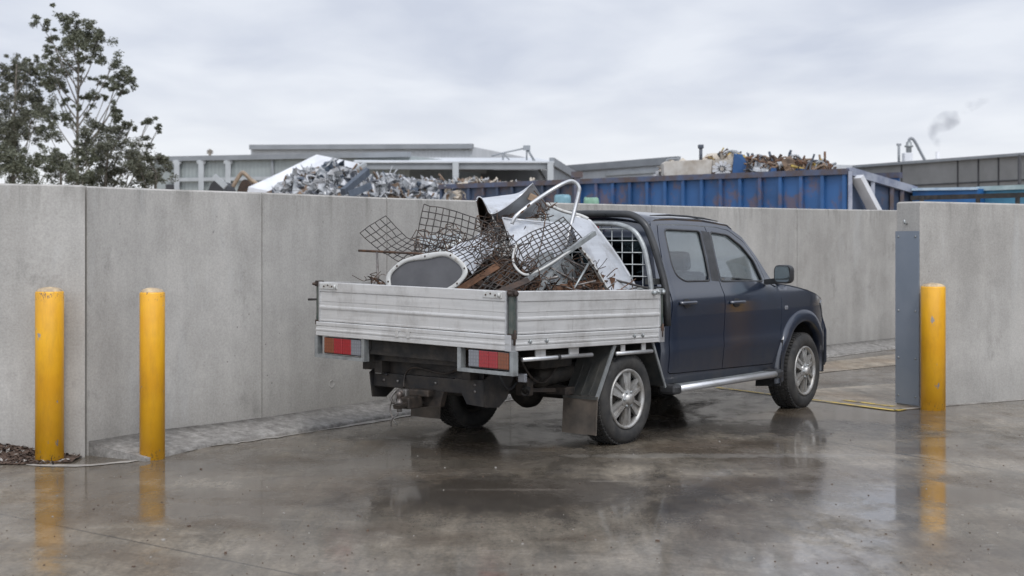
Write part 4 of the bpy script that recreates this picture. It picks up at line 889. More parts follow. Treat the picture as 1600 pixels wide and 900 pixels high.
mb = MB(); mb.b2((-1.42, -.40, .70), (-1.36, .55, .80)); mb.b2((-1.32, -.55, .56), (-1.27, .56, .72)); mb.b2((-1.25, .50, .60), (-.6, .80, .84)); mb.build('rear_cross_beam', M['black'], truck)
# ================================================================ SCRAP METAL IN THE TRAY
CG = 'pieces of scrap metal piled in the truck tray'
def wiremesh(name, grid, nu, nv, r, mat, jit=0.0, seed=1, miss=0, **k):
    "welded mesh: grid(s, t) -> point; wires run both ways"
    rr = random.Random(seed); mb = MB(); J = {}
    def P(s, t):
        p = grid(s, t); return p
    wob = [[Vector((rr.gauss(0, jit), rr.gauss(0, jit), rr.gauss(0, jit))) for _ in range(nv + 1)] for _ in range(nu + 1)]
    for i in range(nu + 1):
        if rr.random() < miss and 0 < i < nu: continue
        mb.tube([P(i / nu, j / nv) + wob[i][j] for j in range(nv + 1)], r, 5)
    for j in range(nv + 1):
        if rr.random() < miss and 0 < j < nv: continue
        mb.tube([P(i / nu, j / nv) + wob[i][j] for i in range(nu + 1)], r, 5)
    return mb.build(name, mat, recenter=True, cat='wire mesh', group=CG, **k)
def bil(a, b, c, d, bend=None):
    "bilinear patch a-b-c-d with optional bend(s, t) added"
    def f(s, t):
        p = a.lerp(b, s).lerp(d.lerp(c, s), t)
        return p + (bend(s, t) if bend else Vector())
    return f
# two mesh sheets standing at the back left
wiremesh('wire_mesh', bil(at(561.7, 364, 11.55), at(602.5, 336.7, 11.85), at(668, 382, 11.75), at(632, 412, 11.35), lambda s, t: Vector((0, .05 * math.sin(t * 5), -.030 * math.sin(t * 3.1) * (1 + s)))), 5, 8, .0042, M['wire'], .003, 1, label='rusty wire mesh sheet tilted out over the left end of the tray')
wiremesh('wire_mesh', bil(at(661.7, 319, 11.75), at(765, 350, 11.55), at(752, 432, 11.45), at(644, 412, 11.70), lambda s, t: Vector((0, .06 * math.sin(s * 4), .02 * math.sin(s * 3)))), 10, 9, .0045, M['wire'], .002, 2, label='upright wire mesh sheet with square cells behind the white framed panel')
wiremesh('wire_mesh', bil(at(640, 372, 12.0), at(700, 352, 12.1), at(765, 392, 11.8), at(655, 418, 11.6), lambda s, t: Vector((0, .05 * math.sin(s * 9), .035 * math.sin(s * 7 + t * 6)))), 11, 8, .0036, M['rustrod'], .012, 3, .1, label='crushed wire mesh between the two standing mesh sheets')
wiremesh('wire_mesh', bil(at(694, 398, 11.05), at(770, 352, 11.3), at(812, 385, 11.15), at(722, 440, 10.8), lambda s, t: Vector((0, -.06 * math.sin(t * 3.1), .03 * math.sin(t * 3.1)))), 9, 8, .0042, M['wire'], .006, 4, label='dark wire mesh folded over a crumpled white sheet in the middle of the tray')
wiremesh('wire_mesh', bil(at(738, 462, 10.75), at(806, 402, 11.0), at(848, 432, 10.95), at(792, 474, 10.7), lambda s, t: Vector((0, -.03 * math.sin(t * 3), .02 * math.sin(s * 3)))), 9, 8, .0040, M['wire'], .005, 5, label='low wire mesh lying behind the rear right corner of the tray')
wiremesh('wire_mesh', bil(at(742, 340, 11.6), at(800, 336, 11.7), at(842, 430, 11.2), at(770, 452, 11.1), lambda s, t: Vector((0, .06 * math.sin(s * 9 + 1), .03 * math.sin(t * 9)))), 8, 11, .0042, M['rustrod'], .014, 6, .15, label='brown tangled wire mesh hanging below the folded metal chute')
# wire basket with white rolled rim
bk = bil(at(806, 378, 11.0), at(880, 338, 11.45), at(912, 374, 11.3), at(828, 428, 10.85), lambda s, t: Vector((0, -.05 * math.sin(s * 3.14), .012 * math.sin(s * 6))))
wb = empty('wire_basket', at(850, 455, 10.95), label='bent wire basket with white rim and grey rail, in front of the large white sheet', cat='wire basket', group=CG)
IB = Matrix.Translation(-wb.location)
def under(o, p, inv): o.parent = p; o.matrix_parent_inverse = inv; return o
mb = MB(); rr = random.Random(4)
for i in range(11): mb.tube([bk(i / 10, j / 8) + Vector((0, rr.gauss(0, .003), rr.gauss(0, .002))) for j in range(9)], .0048, 5)
for j in range(9): mb.tube([bk(i / 10, j / 8) + Vector((0, rr.gauss(0, .003), rr.gauss(0, .002))) for i in range(11)], .0048, 5)
under(mb.build('mesh', M['wire']), wb, IB)
mb = MB(); mb.tube(cat([at(809, 380, 11.0), at(802, 398, 10.95), at(804, 415, 10.9), at(817, 428, 10.86), at(832, 427, 10.88), at(862, 411, 10.98), at(911, 377, 11.25)], 5), .0105, 8); under(mb.build('rim', M['whitepaint']), wb, IB)
mb = MB(); mb.bar(at(822, 438, 10.84), at(929, 364, 11.32), .035, .035); under(mb.build('rail', M['galv']), wb, IB)
# white sheets
def crumple(name, pts, Yf, nx, ny, amp, seed, mat, th=.003, **k):
    "pts: four corners a b c d; crumpled thin sheet"
    rr = random.Random(seed); g = bil(*pts); ph = [(rr.uniform(2, 9), rr.uniform(2, 9), rr.uniform(0, 6), rr.uniform(.3, 1)) for _ in range(5)]
    rows = [[g(i / nx, j / ny) + Vector((0, 1, .35)) * amp * (sum(w_ * abs(math.sin(a * i / nx + b * j / ny + c)) for a, b, c, w_ in ph) - 1.5) for i in range(nx + 1)] for j in range(ny + 1)]
    mb = MB(); mb.sheet(rows, th, True); return mb.build(name, mat, recenter=True, **k)
crumple('sheet_metal', (at(785, 340, 11.45), at(905, 352, 11.75), at(884, 402, 11.5), at(818, 426, 11.15)), 0, 14, 10, .010, 3, M['whitesheet'], label='white sheet with a folded corner behind the bent wire basket', cat='sheet metal', group=CG)
mb = MB(); mb.tube([at(785, 340, 11.43), at(838, 347, 11.55), at(860, 349, 11.6)], .006, 6); mb.tube([at(785, 340, 11.43), at(798, 378, 11.3), at(815, 420, 11.1)], .006, 6)
mb.build('sheet_edge_trim', M['alubright'], recenter=True, label='bright angle trim along the top of the white sheet behind the basket', cat='trim', group=CG)
crumple('sheet_metal', (at(700, 392, 11.3), at(752, 366, 11.5), at(782, 384, 11.4), at(738, 428, 11.1)), 0, 14, 14, .042, 8, M['whitesheet'], label='crumpled white sheet caught under dark wire mesh in the middle', cat='sheet metal', group=CG)
crumple('sheet_metal', (at(835, 400, 11.25), at(880, 388, 11.6), at(920, 436, 11.5), at(850, 456, 11.0)), 0, 12, 10, .026, 18, M['galv'], label='dented grey sheet low under the basket rail', cat='sheet metal', group=CG)
crumple('sheet_metal', (at(655, 372, 12.3), at(720, 366, 12.3), at(742, 400, 12.0), at(668, 412, 12.0)), 0, 14, 8, .03, 28, M['galv'], label='grey crumpled sheet behind the upright mesh', cat='sheet metal', group=CG)
# tall canopy side with rolled edge
cn = empty('canopy_panel', at(950, 455, 11.75), label='large white canopy panel with a rolled edge leaning by the headboard', cat='panel', group=CG)
IC = Matrix.Translation(-cn.location)
eL = cat([at(893, 352, 11.5), at(907, 388, 11.35), at(928, 420, 11.4), at(955, 470, 11.45)], 4)
eR = cat([at(896, 338, 11.9), at(918, 343, 11.9), at(931, 355, 11.9), at(968, 405, 11.9), at(1001, 462, 11.85)], 3)
n_ = 13; rows = []
for i in range(n_):
    a = eL[min(int(i / (n_ - 1) * (len(eL) - 1)), len(eL) - 1)]; b = eR[min(int(i / (n_ - 1) * (len(eR) - 1)), len(eR) - 1)]
    rows.append([a.lerp(b, t / 10) + Vector((0, -1, 0)) * (.05 * math.sin(t / 10 * 3.14) + .018 * abs(math.sin(i * 1.15 + t * .45 + .6 * math.sin(t))) * (1 if t not in (0, 10) else 0)) for t in range(11)])
mb = MB(); mb.sheet(rows, .004); under(mb.build('sheet', M['whitesheet']), cn, IC)
mb = MB(); mb.tube([p for p in eR], .011, 8); under(mb.build('rolled_edge', M['alubright']), cn, IC)
mb = MB(); mb.tube(cat([at(852, 318, 11.9), at(880, 330, 11.9), at(905, 336, 11.9), at(919, 342, 11.88)], 4), .014, 8); mb.build('bent_rail', M['whitepaint'], recenter=True, label='white chipped rail running from the chute to the canopy panel', cat='rail', group=CG)
crumple('sheet_metal', (at(838, 322, 12.2), at(890, 332, 12.3), at(900, 352, 12.2), at(842, 350, 12.0)), 0, 10, 6, .022, 41, M['galv'], label='grey torn sheet between the chute and the bent tube', cat='sheet metal', group=CG)
# flat perforated white strip
mb = MB(); p = [at(905, 386, 11.28), at(920, 405, 11.30), at(932, 423, 11.33), at(954, 462, 11.42)]
for a, b in zip(p, p[1:]): mb.bar(a, b, .012, .032, Vector((.6, -.8, .2)))
sw = mb.build('steel_strip', M['whitepaint'], recenter=True, label='white painted strip with rusty holes leaning on the canopy panel', cat='strip', group=CG)
for k in range(5):
    q = p[0].lerp(p[2], k / 4.2 + .05); mb = MB(); mb.lathe([(0, 0), (.012, 0), (.010, .006), (0, .006)], q + Vector((.004, -.017, 0)), (.2, -1, 0), 8, closed=False); o = mb.build('bolt', M['rust2']); o.parent = sw; o.matrix_parent_inverse = Matrix.Translation(-sw.location)
# big bent tube
mb = MB(); mb.tube(cat([at(800, 350, 11.35), at(806, 338, 11.35), at(828, 320, 11.4), at(855, 301.5, 11.5), at(876, 289, 11.55), at(891, 283, 11.6), at(900, 286, 11.62), at(905, 294, 11.62), at(904, 304, 11.62), at(899, 324, 11.6), at(891, 356, 11.55), at(884, 385, 11.5)], 5), .0165, 10)
bt = mb.build('bent_tube', M['alubright'], recenter=True, label='long bright aluminium tube bent into an arch above the load', cat='tube', group=CG)
for q in (at(826, 321, 11.38), at(816, 331, 11.36)):
    mb = MB(); mb.box(q + Vector((0, -.016, 0)), (.03, .012, .014), Matrix.Rotation(R(-40), 3, 'Y')); o = mb.build('bracket', M['rustrod']); o.parent = bt; o.matrix_parent_inverse = Matrix.Translation(-bt.location)
# folded chute: curled dark left lip, white front fold, grey back fold
ch = empty('metal_chute', at(790, 345, 11.8), label='folded white sheet metal chute with a dark open mouth at the top of the load', cat='chute', group=CG); IH = Matrix.Translation(-ch.location)
def mapx(A, B, n): return [A[int(i / n * (len(A) - 1))].lerp(B[int(i / n * (len(B) - 1))], 0) for i in range(n + 1)]
def sheet2(A, B, n=12, m=6, bulge=0):
    A = cat(A, 6); B = cat(B, 6); f = lambda L_, t: L_[min(int(t * (len(L_) - 1)), len(L_) - 2)].lerp(L_[min(int(t * (len(L_) - 1)), len(L_) - 2) + 1], t * (len(L_) - 1) - min(int(t * (len(L_) - 1)), len(L_) - 2))
    return [[f(A, i / n).lerp(f(B, i / n), j / m) + Vector((0, -1, 0)) * bulge * math.sin(math.pi * j / m) for i in range(n + 1)] for j in range(m + 1)]
mb = MB(); mb.sheet(sheet2([at(753, 310, 11.75), at(785, 306, 11.85), at(811, 301.5, 11.9), at(833, 286, 11.8)], [at(767.5, 334, 11.45), at(785, 327, 11.6), at(812, 307, 11.8), at(833, 286, 11.79)], bulge=.03), .004); under(mb.build('front_fold', M['whitesheet']), ch, IH)
mb = MB(); mb.sheet(sheet2([at(767.5, 334, 11.46), at(785, 327, 11.61), at(812, 307, 11.81), at(833, 286, 11.81)], [at(778, 352, 11.9), at(800, 346, 12.0), at(835, 338, 12.1), at(856, 322, 12.1)], bulge=-.02), .004); under(mb.build('back_fold', M['whitesheet']), ch, IH)
mb = MB(); mb.sheet(sheet2([at(744, 312, 11.65), at(747, 308, 11.75), at(753, 310, 11.75), at(760, 322, 11.6), at(767.5, 334, 11.45)], [at(750, 352, 11.7), at(752, 360, 12.1), at(760, 362, 12.15), at(765, 360, 12.1), at(772, 354, 11.9)], bulge=-.10), .004); under(mb.build('dark_lip', M['rust2']), ch, IH)
mb = MB(); mb.tube(cat([at(744, 314, 11.65), at(747, 308, 11.74), at(753, 310, 11.74), at(760, 322, 11.59), at(767.5, 334, 11.44), at(785, 327, 11.59), at(812, 307, 11.79), at(833, 286, 11.79)], 5), .006, 6); under(mb.build('rolled_edge', M['alubright']), ch, IH)
mb = MB(); mb.box(at(832, 309, 11.88), (.07, .02, .06), Matrix.Rotation(R(25), 3, 'Y'), bev=.004); under(mb.build('cardboard_scrap', worn('brown card', (.42, .30, .20), (.30, .2, .13), 10)), ch, IH)
# white framed panel
pf = empty('framed_panel', at(668, 462, 10.95), label='dark grey panel in a rounded white frame leaning on the tailgate', cat='panel', group=CG); IP = Matrix.Translation(-pf.location)
def yp(x, y): return 11.04 - (x - 607) / 123 * .40 + (450 - y) / 55 * .06
ol = [(609, 470), (604, 450), (603, 434), (609, 423), (626, 408), (645, 401), (670, 395.5), (698, 393.5), (715, 402), (728, 416), (730, 429), (718, 445), (700, 458), (676, 474)]
fr = cat([at(x, y, yp(x, y)) for x, y in ol], 4)
cx_ = at(668, 428, yp(668, 428)); 
inn = [p + (cx_ - p).normalized() * .048 for p in fr]; nrm = Vector((.1, -1, .2)).normalized()
mb = MB(); k = len(fr)
rows = [[p + nrm * o_ for p in L_] for L_, o_ in ((fr, -.02), (fr, .010), ([p.lerp(q, .25) for p, q in zip(fr, inn)], .018), ([p.lerp(q, .8) for p, q in zip(fr, inn)], .016), (inn, .004), (inn, -.02))]
mb.sheet(rows); under(mb.build('frame', M['whitepaint']), pf, IP)
a2 = [p + nrm * -.004 for p in inn]; mb = MB(); cc = cx_ + nrm * .006
mb.add(a2 + [cc], [(i, (i + 1) % len(a2), len(a2)) for i in range(len(a2))]); mb.add([p - nrm * .004 for p in a2] + [cc - nrm * .004], [((i + 1) % len(a2), i, len(a2)) for i in range(len(a2))]); under(mb.build('infill', M['greysheet']), pf, IP)
for t in (.12, .28, .45, .58, .72, .86):
    i = int(t * (k - 1)); c_ = fr[i].lerp(inn[i], .5) + nrm * .017; mb = MB(); mb.lathe([(0, 0), (.009, 0), (.007, .004), (0, .004)], c_, nrm, 8, closed=False); under(mb.build('rivet', M['rust2']), pf, IP)
# rods and bars
def rod(pts, r, mat, label, name='steel_rod', c_='rod'):
    mb = MB(); mb.tube(pts, r, 8); return mb.build(name, mat, recenter=True, label=label, cat=c_, group=CG)
rod([at(560, 391.5, 11.5), at(650, 396, 11.4), at(730, 404, 11.3)], .010, M['rustrod'], 'thin brown rod sticking out level past the left end of the load')
rod([at(589, 394, 11.46), at(590.5, 428, 11.35), at(592, 462, 11.3)], .009, M['rod'], 'short upright grey rod under the level brown rod')
rod([at(881, 403, 11.2), at(912, 418, 11.35), at(947, 434, 11.55), at(1012, 450.5, 11.72)], .0095, M['rod'], 'long dark rod running down to the front corner of the side gate')
rod([at(858, 417, 11.0), at(892, 436, 11.15), at(927, 455, 11.3)], .0095, M['rod'], 'grey rod crossing low in front of the rust, below the basket')
rod([at(893, 458, 11.1), at(920, 411, 11.3)], .009, M['galv'], 'pale upright rod crossing the grey rods below the canopy panel')
rod([at(815, 452, 10.95), at(838, 470, 10.9), at(815, 420, 10.9)], .006, M['rustrod'], 'bent brown wire behind the tray corner')
mb = MB(); mb.bar(at(840, 458, 10.85), at(877, 404, 11.15), .05, .014); mb.build('flat_bar', M['galv'], recenter=True, label='wide flat grey bar leaning up to the basket rail', cat='bar', group=CG)
mb = MB(); mb.tube(cat([at(898, 352, 11.8), at(912, 328, 12.2), at(922, 312, 12.4), at(932, 318, 12.4), at(934, 326, 12.4)], 4)[:13], .0035, 5) if 0 else None
rod([at(840, 402, 11.2), at(846, 380, 11.3), at(853, 336, 11.5), at(838, 318, 11.5)], .005, M['rustrod'], 'thin black wire standing up beside the bent tube')
# brown pieces of angle iron and the loose rusty pile underneath
def plate(c, sx, sy, th, rot, mat, label):
    mb = MB(); r3 = Matrix.Rotation(rot[2], 3, 'Z') @ Matrix.Rotation(rot[1], 3, 'Y') @ Matrix.Rotation(rot[0], 3, 'X')
    mb.box((0, 0, 0), (sx, sy, th), r3); mb.box(r3 @ Vector((0, sy / 2, -sy * .3)), (sx, th, sy * .6), r3)
    for i, v in enumerate(mb.v): mb.v[i] = v + c
    return mb.build('rusty_bracket', mat, recenter=True, label=label, cat='angle iron', group=CG)
plate(at(748, 434, 10.95), .36, .06, .006, (.9, R(-32), .1), M['rust'], 'orange rusty angle iron right of the white framed panel')
plate(at(905, 446, 11.3), .30, .07, .006, (1.0, R(-4), .5), M['rust'], 'rusty angle iron lying level below the crossed rods')
plate(at(935, 443, 11.4), .16, .05, .006, (.8, R(-68), .4), M['rust'], 'short rusty bracket standing by the canopy panel foot')
plate(at(955, 446, 11.5), .13, .05, .006, (.8, R(-80), .4), M['rust'], 'narrow rusty bracket nearest the truck cab')
plate(at(800, 448, 10.7), .30, .05, .006, (.8, R(-20), .4), M['rust2'], 'dark angle iron behind the rear right corner post')
rr = random.Random(11); mb = MB()
def hz(u, v):      # height of the pile over the tray floor
    return .93 + .42 * math.exp(-((u + .60) / .50) ** 2) * math.exp(-((v - .85) / .75) ** 2) + .22 * math.exp(-((u - .05) / .5) ** 2 - ((v - .5) / .7) ** 2) + .04
rows = [[TM @ Vector((lerp(-1.50, .36, i / 24), lerp(-.93, .95, j / 22), hz(lerp(-1.50, .36, i / 24), lerp(0, 1.9, j / 22)) + rr.uniform(-.03, .03))) for i in range(25)] for j in range(23)]
mb.mi = 1; mb.sheet(rows)
for i in range(1300):
    u = rr.uniform(-1.42, .28); v = rr.uniform(.08, 1.78); z = hz(u, v) + rr.uniform(-.03, .07); z = min(z, 1.16) if u < -1.05 and v > .2 else z; c_ = Vector((u, v - .94, z)); q = rr.random()
    a = rr.uniform(0, 6.28); el_ = rr.gauss(0, .45); dd = Vector((math.cos(a) * math.cos(el_), math.sin(a) * math.cos(el_), math.sin(el_)))
    if q < .62:
        l_ = rr.uniform(.06, .24); mb.mi = rr.choice((0, 0, 1, 2, 4)); w_ = [Vector((rr.gauss(0, .03), rr.gauss(0, .03), rr.gauss(0, .02))) for _ in range(4)]
        pp = [c_ + dd * l_ * (t - 1.5) / 1.5 + w_[t] for t in range(4)]
        pp = [Vector((min(max(p_.x, -1.5), .36), min(max(p_.y, -.95), .96), p_.z)) for p_ in pp]
        mb.tube([TM @ p_ for p_ in cat(pp, 3)], rr.uniform(.003, .008), 5)
    else:
        s_ = rr.uniform(.03, .10); mb.mi = rr.choice((0, 0, 1, 1, 2, 3)); e1 = dd * s_; e2 = dd.orthogonal().normalized() * s_ * rr.uniform(.4, .9); e3 = e1.cross(e2).normalized() * .004; k2 = Vector((rr.gauss(0, .02), rr.gauss(0, .02), rr.gauss(0, .02)))
        mb.sheet([[TM @ (c_ - e1 - e2), TM @ (c_ - e2 + k2), TM @ (c_ + e1 - e2)], [TM @ (c_ - e1 - k2), TM @ (c_ + k2 * 1.5), TM @ (c_ + e1)], [TM @ (c_ - e1 + e2), TM @ (c_ + e2 - k2), TM @ (c_ + e1 + e2 + k2)]], .003, False)
for i in range(26):
    u = rr.uniform(-1.1, .1); v = rr.uniform(.15, 1.2); z = hz(u, v) + .05; a = rr.uniform(0, 3.14); l_ = rr.uniform(.15, .32); t_ = rr.uniform(-.3, .3); mb.mi = rr.choice((3, 4, 4, 2)); d_ = Vector((math.cos(a), math.sin(a), t_)) * l_; c_ = Vector((u, v - .94, z))
    p0_, p1_ = [Vector((min(max(q.x, -1.48), .34), min(max(q.y, -.93), .9), max(q.z, .96))) for q in (c_ - d_, c_ + d_)]
    mb.tube([TM @ p0_, TM @ p0_.lerp(p1_, .5) + Vector((0, 0, rr.uniform(-.02, .02))), TM @ p1_], rr.uniform(.007, .014), 6)
mb.build('scrap_pile', [M['rust'], M['rust2'], M['rustrod'], M['galv'], M['rod']], label='loose pile of rusty offcuts and wire covering the tray floor', cat='scrap pile', kind='stuff')
mb = MB(); rr = random.Random(21)
# springy brown wire tangle over the middle
ctrs = [((770, 388), 11.3, .13), ((790, 405), 11.0, .14), ((730, 395), 11.5, .12), ((690, 400), 11.7, .12), ((780, 355), 11.5, .10), ((592, 446), 11.3, .06), ((830, 440), 10.9, .10), ((910, 430), 11.4, .12), ((845, 330), 11.8, .06)]
for (pp, Y_, s_) in ctrs:
    for i in range(int(260 * s_)):
        c_ = at(*pp, Y_) + Vector((rr.gauss(0, s_ * .8), rr.gauss(0, s_ * .6), rr.gauss(0, s_ * .55))); a = rr.uniform(0, 6.28); l_ = rr.uniform(.06, .2)
        dd = Vector((math.cos(a), rr.uniform(-.5, .5), math.sin(a) * .8)); mb.mi = rr.choice((0, 0, 1))
        q = [c_ + dd * l_ * (t / 3 - .5) + Vector((rr.gauss(0, .03), rr.gauss(0, .02), rr.gauss(0, .03))) for t in range(4)]
        mb.tube(cat(q, 4), rr.uniform(.0025, .0045), 4)
mb.build('wire_tangle', [M['rustrod'], M['wire']], label='tangled brown wire strands among the mesh sheets of the load', cat='wire', kind='stuff')
# ================================================================ BEYOND THE WALL
M['bark'] = worn('grey gum bark', (.20, .18, .15), (.10, .085, .07), 6, 0, .85, .05, .2)
def leafm(name, a, b):
    t = NT(name); g = t.n.new('ShaderNodeNewGeometry'); c = t.mix(g.outputs['Random Per Island'], a, b); t.set(Base_Color=c, Roughness=.5, Specular_IOR_Level=.35, Subsurface_Weight=0.0); return t.m
M['leaf'] = leafm('gum leaves', (.062, .070, .044), (.15, .155, .105)); M['leaf2'] = leafm('darker shrub leaves', (.055, .060, .040), (.135, .135, .095))
def foliage_clump(mb, c, r, n, rr, ls=.10, droop=.5):
    for i in range(n):
        while True:
            q = Vector((rr.uniform(-1, 1), rr.uniform(-1, 1), rr.uniform(-1, 1)))
            if q.length < 1: break
        q = q * (.55 + .45 * rr.random()) if rr.random() < .5 else q
        p = c + Vector((q.x * r, q.y * r * .9, q.z * r * .85)); a = rr.uniform(0, 6.28); d_ = Vector((math.cos(a), math.sin(a), rr.gauss(-droop, .45))).normalized(); l_ = ls * rr.uniform(.6, 1.3); w_ = d_.cross(Vector((rr.gauss(0, 1), rr.gauss(0, 1), rr.gauss(0, 1)))).normalized() * l_ * rr.uniform(.16, .3)
        m_ = p + d_ * l_ * .5 + Vector((0, 0, -.01)); mb.add([p, m_ + w_, p + d_ * l_, m_ - w_], [(0, 1, 2, 3)])
def tree(name, label, base, Y, trunk, clumps, leaf, dens, seed, ls=.085, droop=.5, limbs=True, group=None):
    rr = random.Random(seed); b = at(base, 330, Y); b.z = YZ; sc_ = Y / F
    e = empty(name, b, label=label, cat='tree', group=group); IV = Matrix.Translation(-e.location)
    tp = cat([Vector((b.x, b.y, YZ))] + [at(x, y, Y) for x, y in trunk], 5); n = len(tp)
    mb = MB(); mb.tube(tp, [lerp(.075, .018, (i / (n - 1)) ** .8) for i in range(n)], 8)
    fo = MB()
    for (x, y, r) in clumps:
        yo = rr.uniform(-1, 1) * min(1.6, .03 * Y); c = at(x, y, Y) + Vector((0, yo, 0)); rm = r * sc_ * 1.22
        if limbs:
            j = [i for i, p in enumerate(tp) if p.z < c.z - 1.5 * abs(c.x - tp[i].x) - .25] or [1]; st = tp[j[-1]]
            mid = st.lerp(c, .5) + Vector((rr.gauss(0, .06), rr.gauss(0, .06), -.08 * (c - st).length)); ln_ = (c - st).length
            mb.tube(cat([st, mid, c], 4), [lerp(.008 + .010 * ln_, .006, t / 8) for t in range(9)], 5)
            for k in range(3):
                q = c + Vector((rr.uniform(-1, 1), rr.uniform(-1, 1), rr.uniform(-.5, 1))) * rm * .8; mb.tube([mid.lerp(c, .7), c.lerp(q, .5) + Vector((0, 0, .02)), q], [.007, .005, .003], 4)
        # break the clump into a few tufts so that its outline stays ragged
        nt_ = max(4, int(9 * rm / .3))
        for k in range(nt_):
            q = Vector((rr.gauss(0, .62), rr.gauss(0, .62), rr.gauss(0, .58))) * rm; foliage_clump(fo, c + q, rm * rr.uniform(.24, .55), int(dens * rm * rm * 900 / nt_) + 45, rr, ls, droop)
    under(mb.build('trunk', M['bark']), e, IV); under(fo.build('crown', leaf), e, IV); return e
k_ = 1 / 2.8125
def cl(L_): return [(x * k_, y * k_, r * k_) for x, y, r in L_]
tree('gum_tree', 'tall thin gum tree with an open crown rising highest above the wall', 121, 46, [(121, 260), (121, 200), (122, 140), (122, 80), (120, 38)],
     cl([(340, 85, 30), (355, 110, 35), (290, 140, 42), (235, 125, 26), (205, 200, 32), (265, 270, 48), (275, 310, 40), (385, 140, 45), (430, 200, 48), (370, 190, 40), (200, 262, 26), (240, 375, 38), (205, 345, 24), (340, 165, 34), (430, 262, 34), (500, 285, 38), (535, 320, 36), (548, 385, 24), (520, 350, 30), (435, 350, 26), (450, 170, 30), (395, 425, 30), (320, 402, 18), (297, 437, 20), (390, 485, 16), (645, 520, 26), (655, 548, 18), (612, 560, 12), (522, 490, 28), (545, 520, 24), (240, 495, 38), (310, 525, 24), (250, 590, 46), (225, 160, 24), (475, 425, 10), (500, 380, 18)]), M['leaf'], 5.0, 1)
tree('gum_tree', 'broad gum tree at the far left edge, lower than the tall one', 20, 50, [(20, 260), (22, 200), (24, 140), (26, 100)],
     cl([(20, 260, 30), (60, 262, 26), (120, 300, 24), (30, 300, 40), (90, 330, 40), (20, 360, 50), (130, 350, 28), (80, 400, 55), (150, 430, 40), (20, 440, 55), (100, 480, 60), (170, 480, 40), (20, 530, 50), (190, 530, 30), (100, 560, 50), (50, 600, 50), (150, 590, 36), (-60, 420, 60), (-50, 540, 70), (-40, 330, 40), (70, 640, 40), (10, 650, 50)]), M['leaf2'], 3.6, 2)
tree('shrub_tree', 'dense rounded bushy tree to the right of the tall gum trunk', 165, 43, [(165, 290), (168, 250), (170, 215)],
     cl([(450, 545, 40), (500, 590, 46), (430, 610, 45), (540, 560, 32), (560, 640, 46), (500, 660, 60), (420, 690, 60), (590, 690, 44), (480, 740, 60), (560, 750, 55), (400, 770, 50), (610, 760, 45)]), M['leaf2'], 4.2, 3, .08, .3)
tree('shrub_tree', 'low bushy tree beside the grey green shed, right end of the foliage', 245, 42, [(243, 290), (243, 265)],
     cl([(660, 690, 30), (700, 690, 28), (650, 730, 42), (715, 725, 26), (690, 770, 45), (640, 790, 40), (620, 720, 26)]), M['leaf2'], 4.2, 4, .08, .3)
tree('shrub_tree', 'low olive green bush along the wall at the far left', 20, 40, [(20, 290), (22, 262)],
     cl([(20, 690, 45), (70, 680, 45), (120, 690, 45), (30, 750, 60), (110, 750, 60), (170, 740, 50), (-50, 700, 70), (180, 690, 34)]), M['leaf'], 4.0, 5, .08, .3)
tree('shrub_tree', 'low olive green bush below the tall gum trunk', 95, 41, [(95, 290), (95, 262)],
     cl([(230, 720, 45), (280, 690, 42), (340, 700, 40), (230, 770, 55), (300, 760, 55), (360, 760, 45), (370, 690, 30), (320, 650, 24)]), M['leaf'], 3.6, 6, .08, .3)
# ---- sheds and other buildings
def mat1(n, c, c2=None, sc=1.2, **k): return worn(n, c, c2 or tuple(x * .82 for x in c), sc, k.get('metal', 0), k.get('rough', .6))
def rib(name, c, pitch=.2, vert=True):
    t = NT(name); wv = t.n.new('ShaderNodeTexWave'); wv.inputs['Scale'].default_value = 1 / pitch / 3.1; wv.bands_direction = 'X'; t.link(t.co, wv.inputs['Vector'])
    cc = t.mix(t.ramp(t.noise(.8, 5), [(.35, 0), (.65, 1)]), c, tuple(x * .86 for x in c)); t.set(Base_Color=cc, Roughness=.5); t.bump(wv.outputs[0], .5, .03); return t.m
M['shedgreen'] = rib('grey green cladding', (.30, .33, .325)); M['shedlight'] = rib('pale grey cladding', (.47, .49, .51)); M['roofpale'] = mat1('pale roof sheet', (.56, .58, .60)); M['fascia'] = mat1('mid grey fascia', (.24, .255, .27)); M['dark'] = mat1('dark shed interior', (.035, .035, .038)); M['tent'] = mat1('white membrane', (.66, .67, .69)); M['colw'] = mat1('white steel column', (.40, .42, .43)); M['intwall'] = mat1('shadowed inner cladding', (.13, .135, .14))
def facade(mb, p0, p1, zb=YZ, depth=8, top0=None, top1=None):
    "solid block whose front runs from p0 to p1 (tops), to the ground"
    d_ = (p1 - p0); d_.z = 0; d_.normalize(); n = Vector((-d_.y, d_.x, 0)) * depth
    a = [Vector((p0.x, p0.y, zb)), Vector((p1.x, p1.y, zb)), p1, p0]; b = [q + n for q in a]
    return mb.add(a + b, [(0, 1, 2, 3), (7, 6, 5, 4), (3, 2, 6, 7), (0, 3, 7, 4), (1, 5, 6, 2)])
A0 = at(240, 250.5, 66); A1 = at(640, 243, 60); A1.z = A0.z - .0
sh = empty('shed', at(300, 330, 64), label='long grey green clad shed with white columns behind the trees and heap', cat='shed'); IS = Matrix.Translation(-sh.location)
A1 = at(640, 243.5, 60)
under(facade(MB(), A0, A1).build('wall', M['shedgreen']), sh, IS)
mb = MB(); mb.bar(A0 + Vector((0, -.1, .05)), A1 + Vector((0, -.1, .05)), .3, .22); under(mb.build('roof_edge', M['fascia']), sh, IS)
def onA(px, py): 
    t = (px - 240) / 400; k = lerp(66, 60, t) - .25; return at(px, py, k)
for px in (277, 315, 357): mb = MB(); a = onA(px, 250); b = Vector((a.x, a.y, YZ)); mb.bar(b, a, .24, .24); mb.box(a - Vector((0, 0, .1)), (.40, .2, .15)); under(mb.build('column', M['colw']), sh, IS)
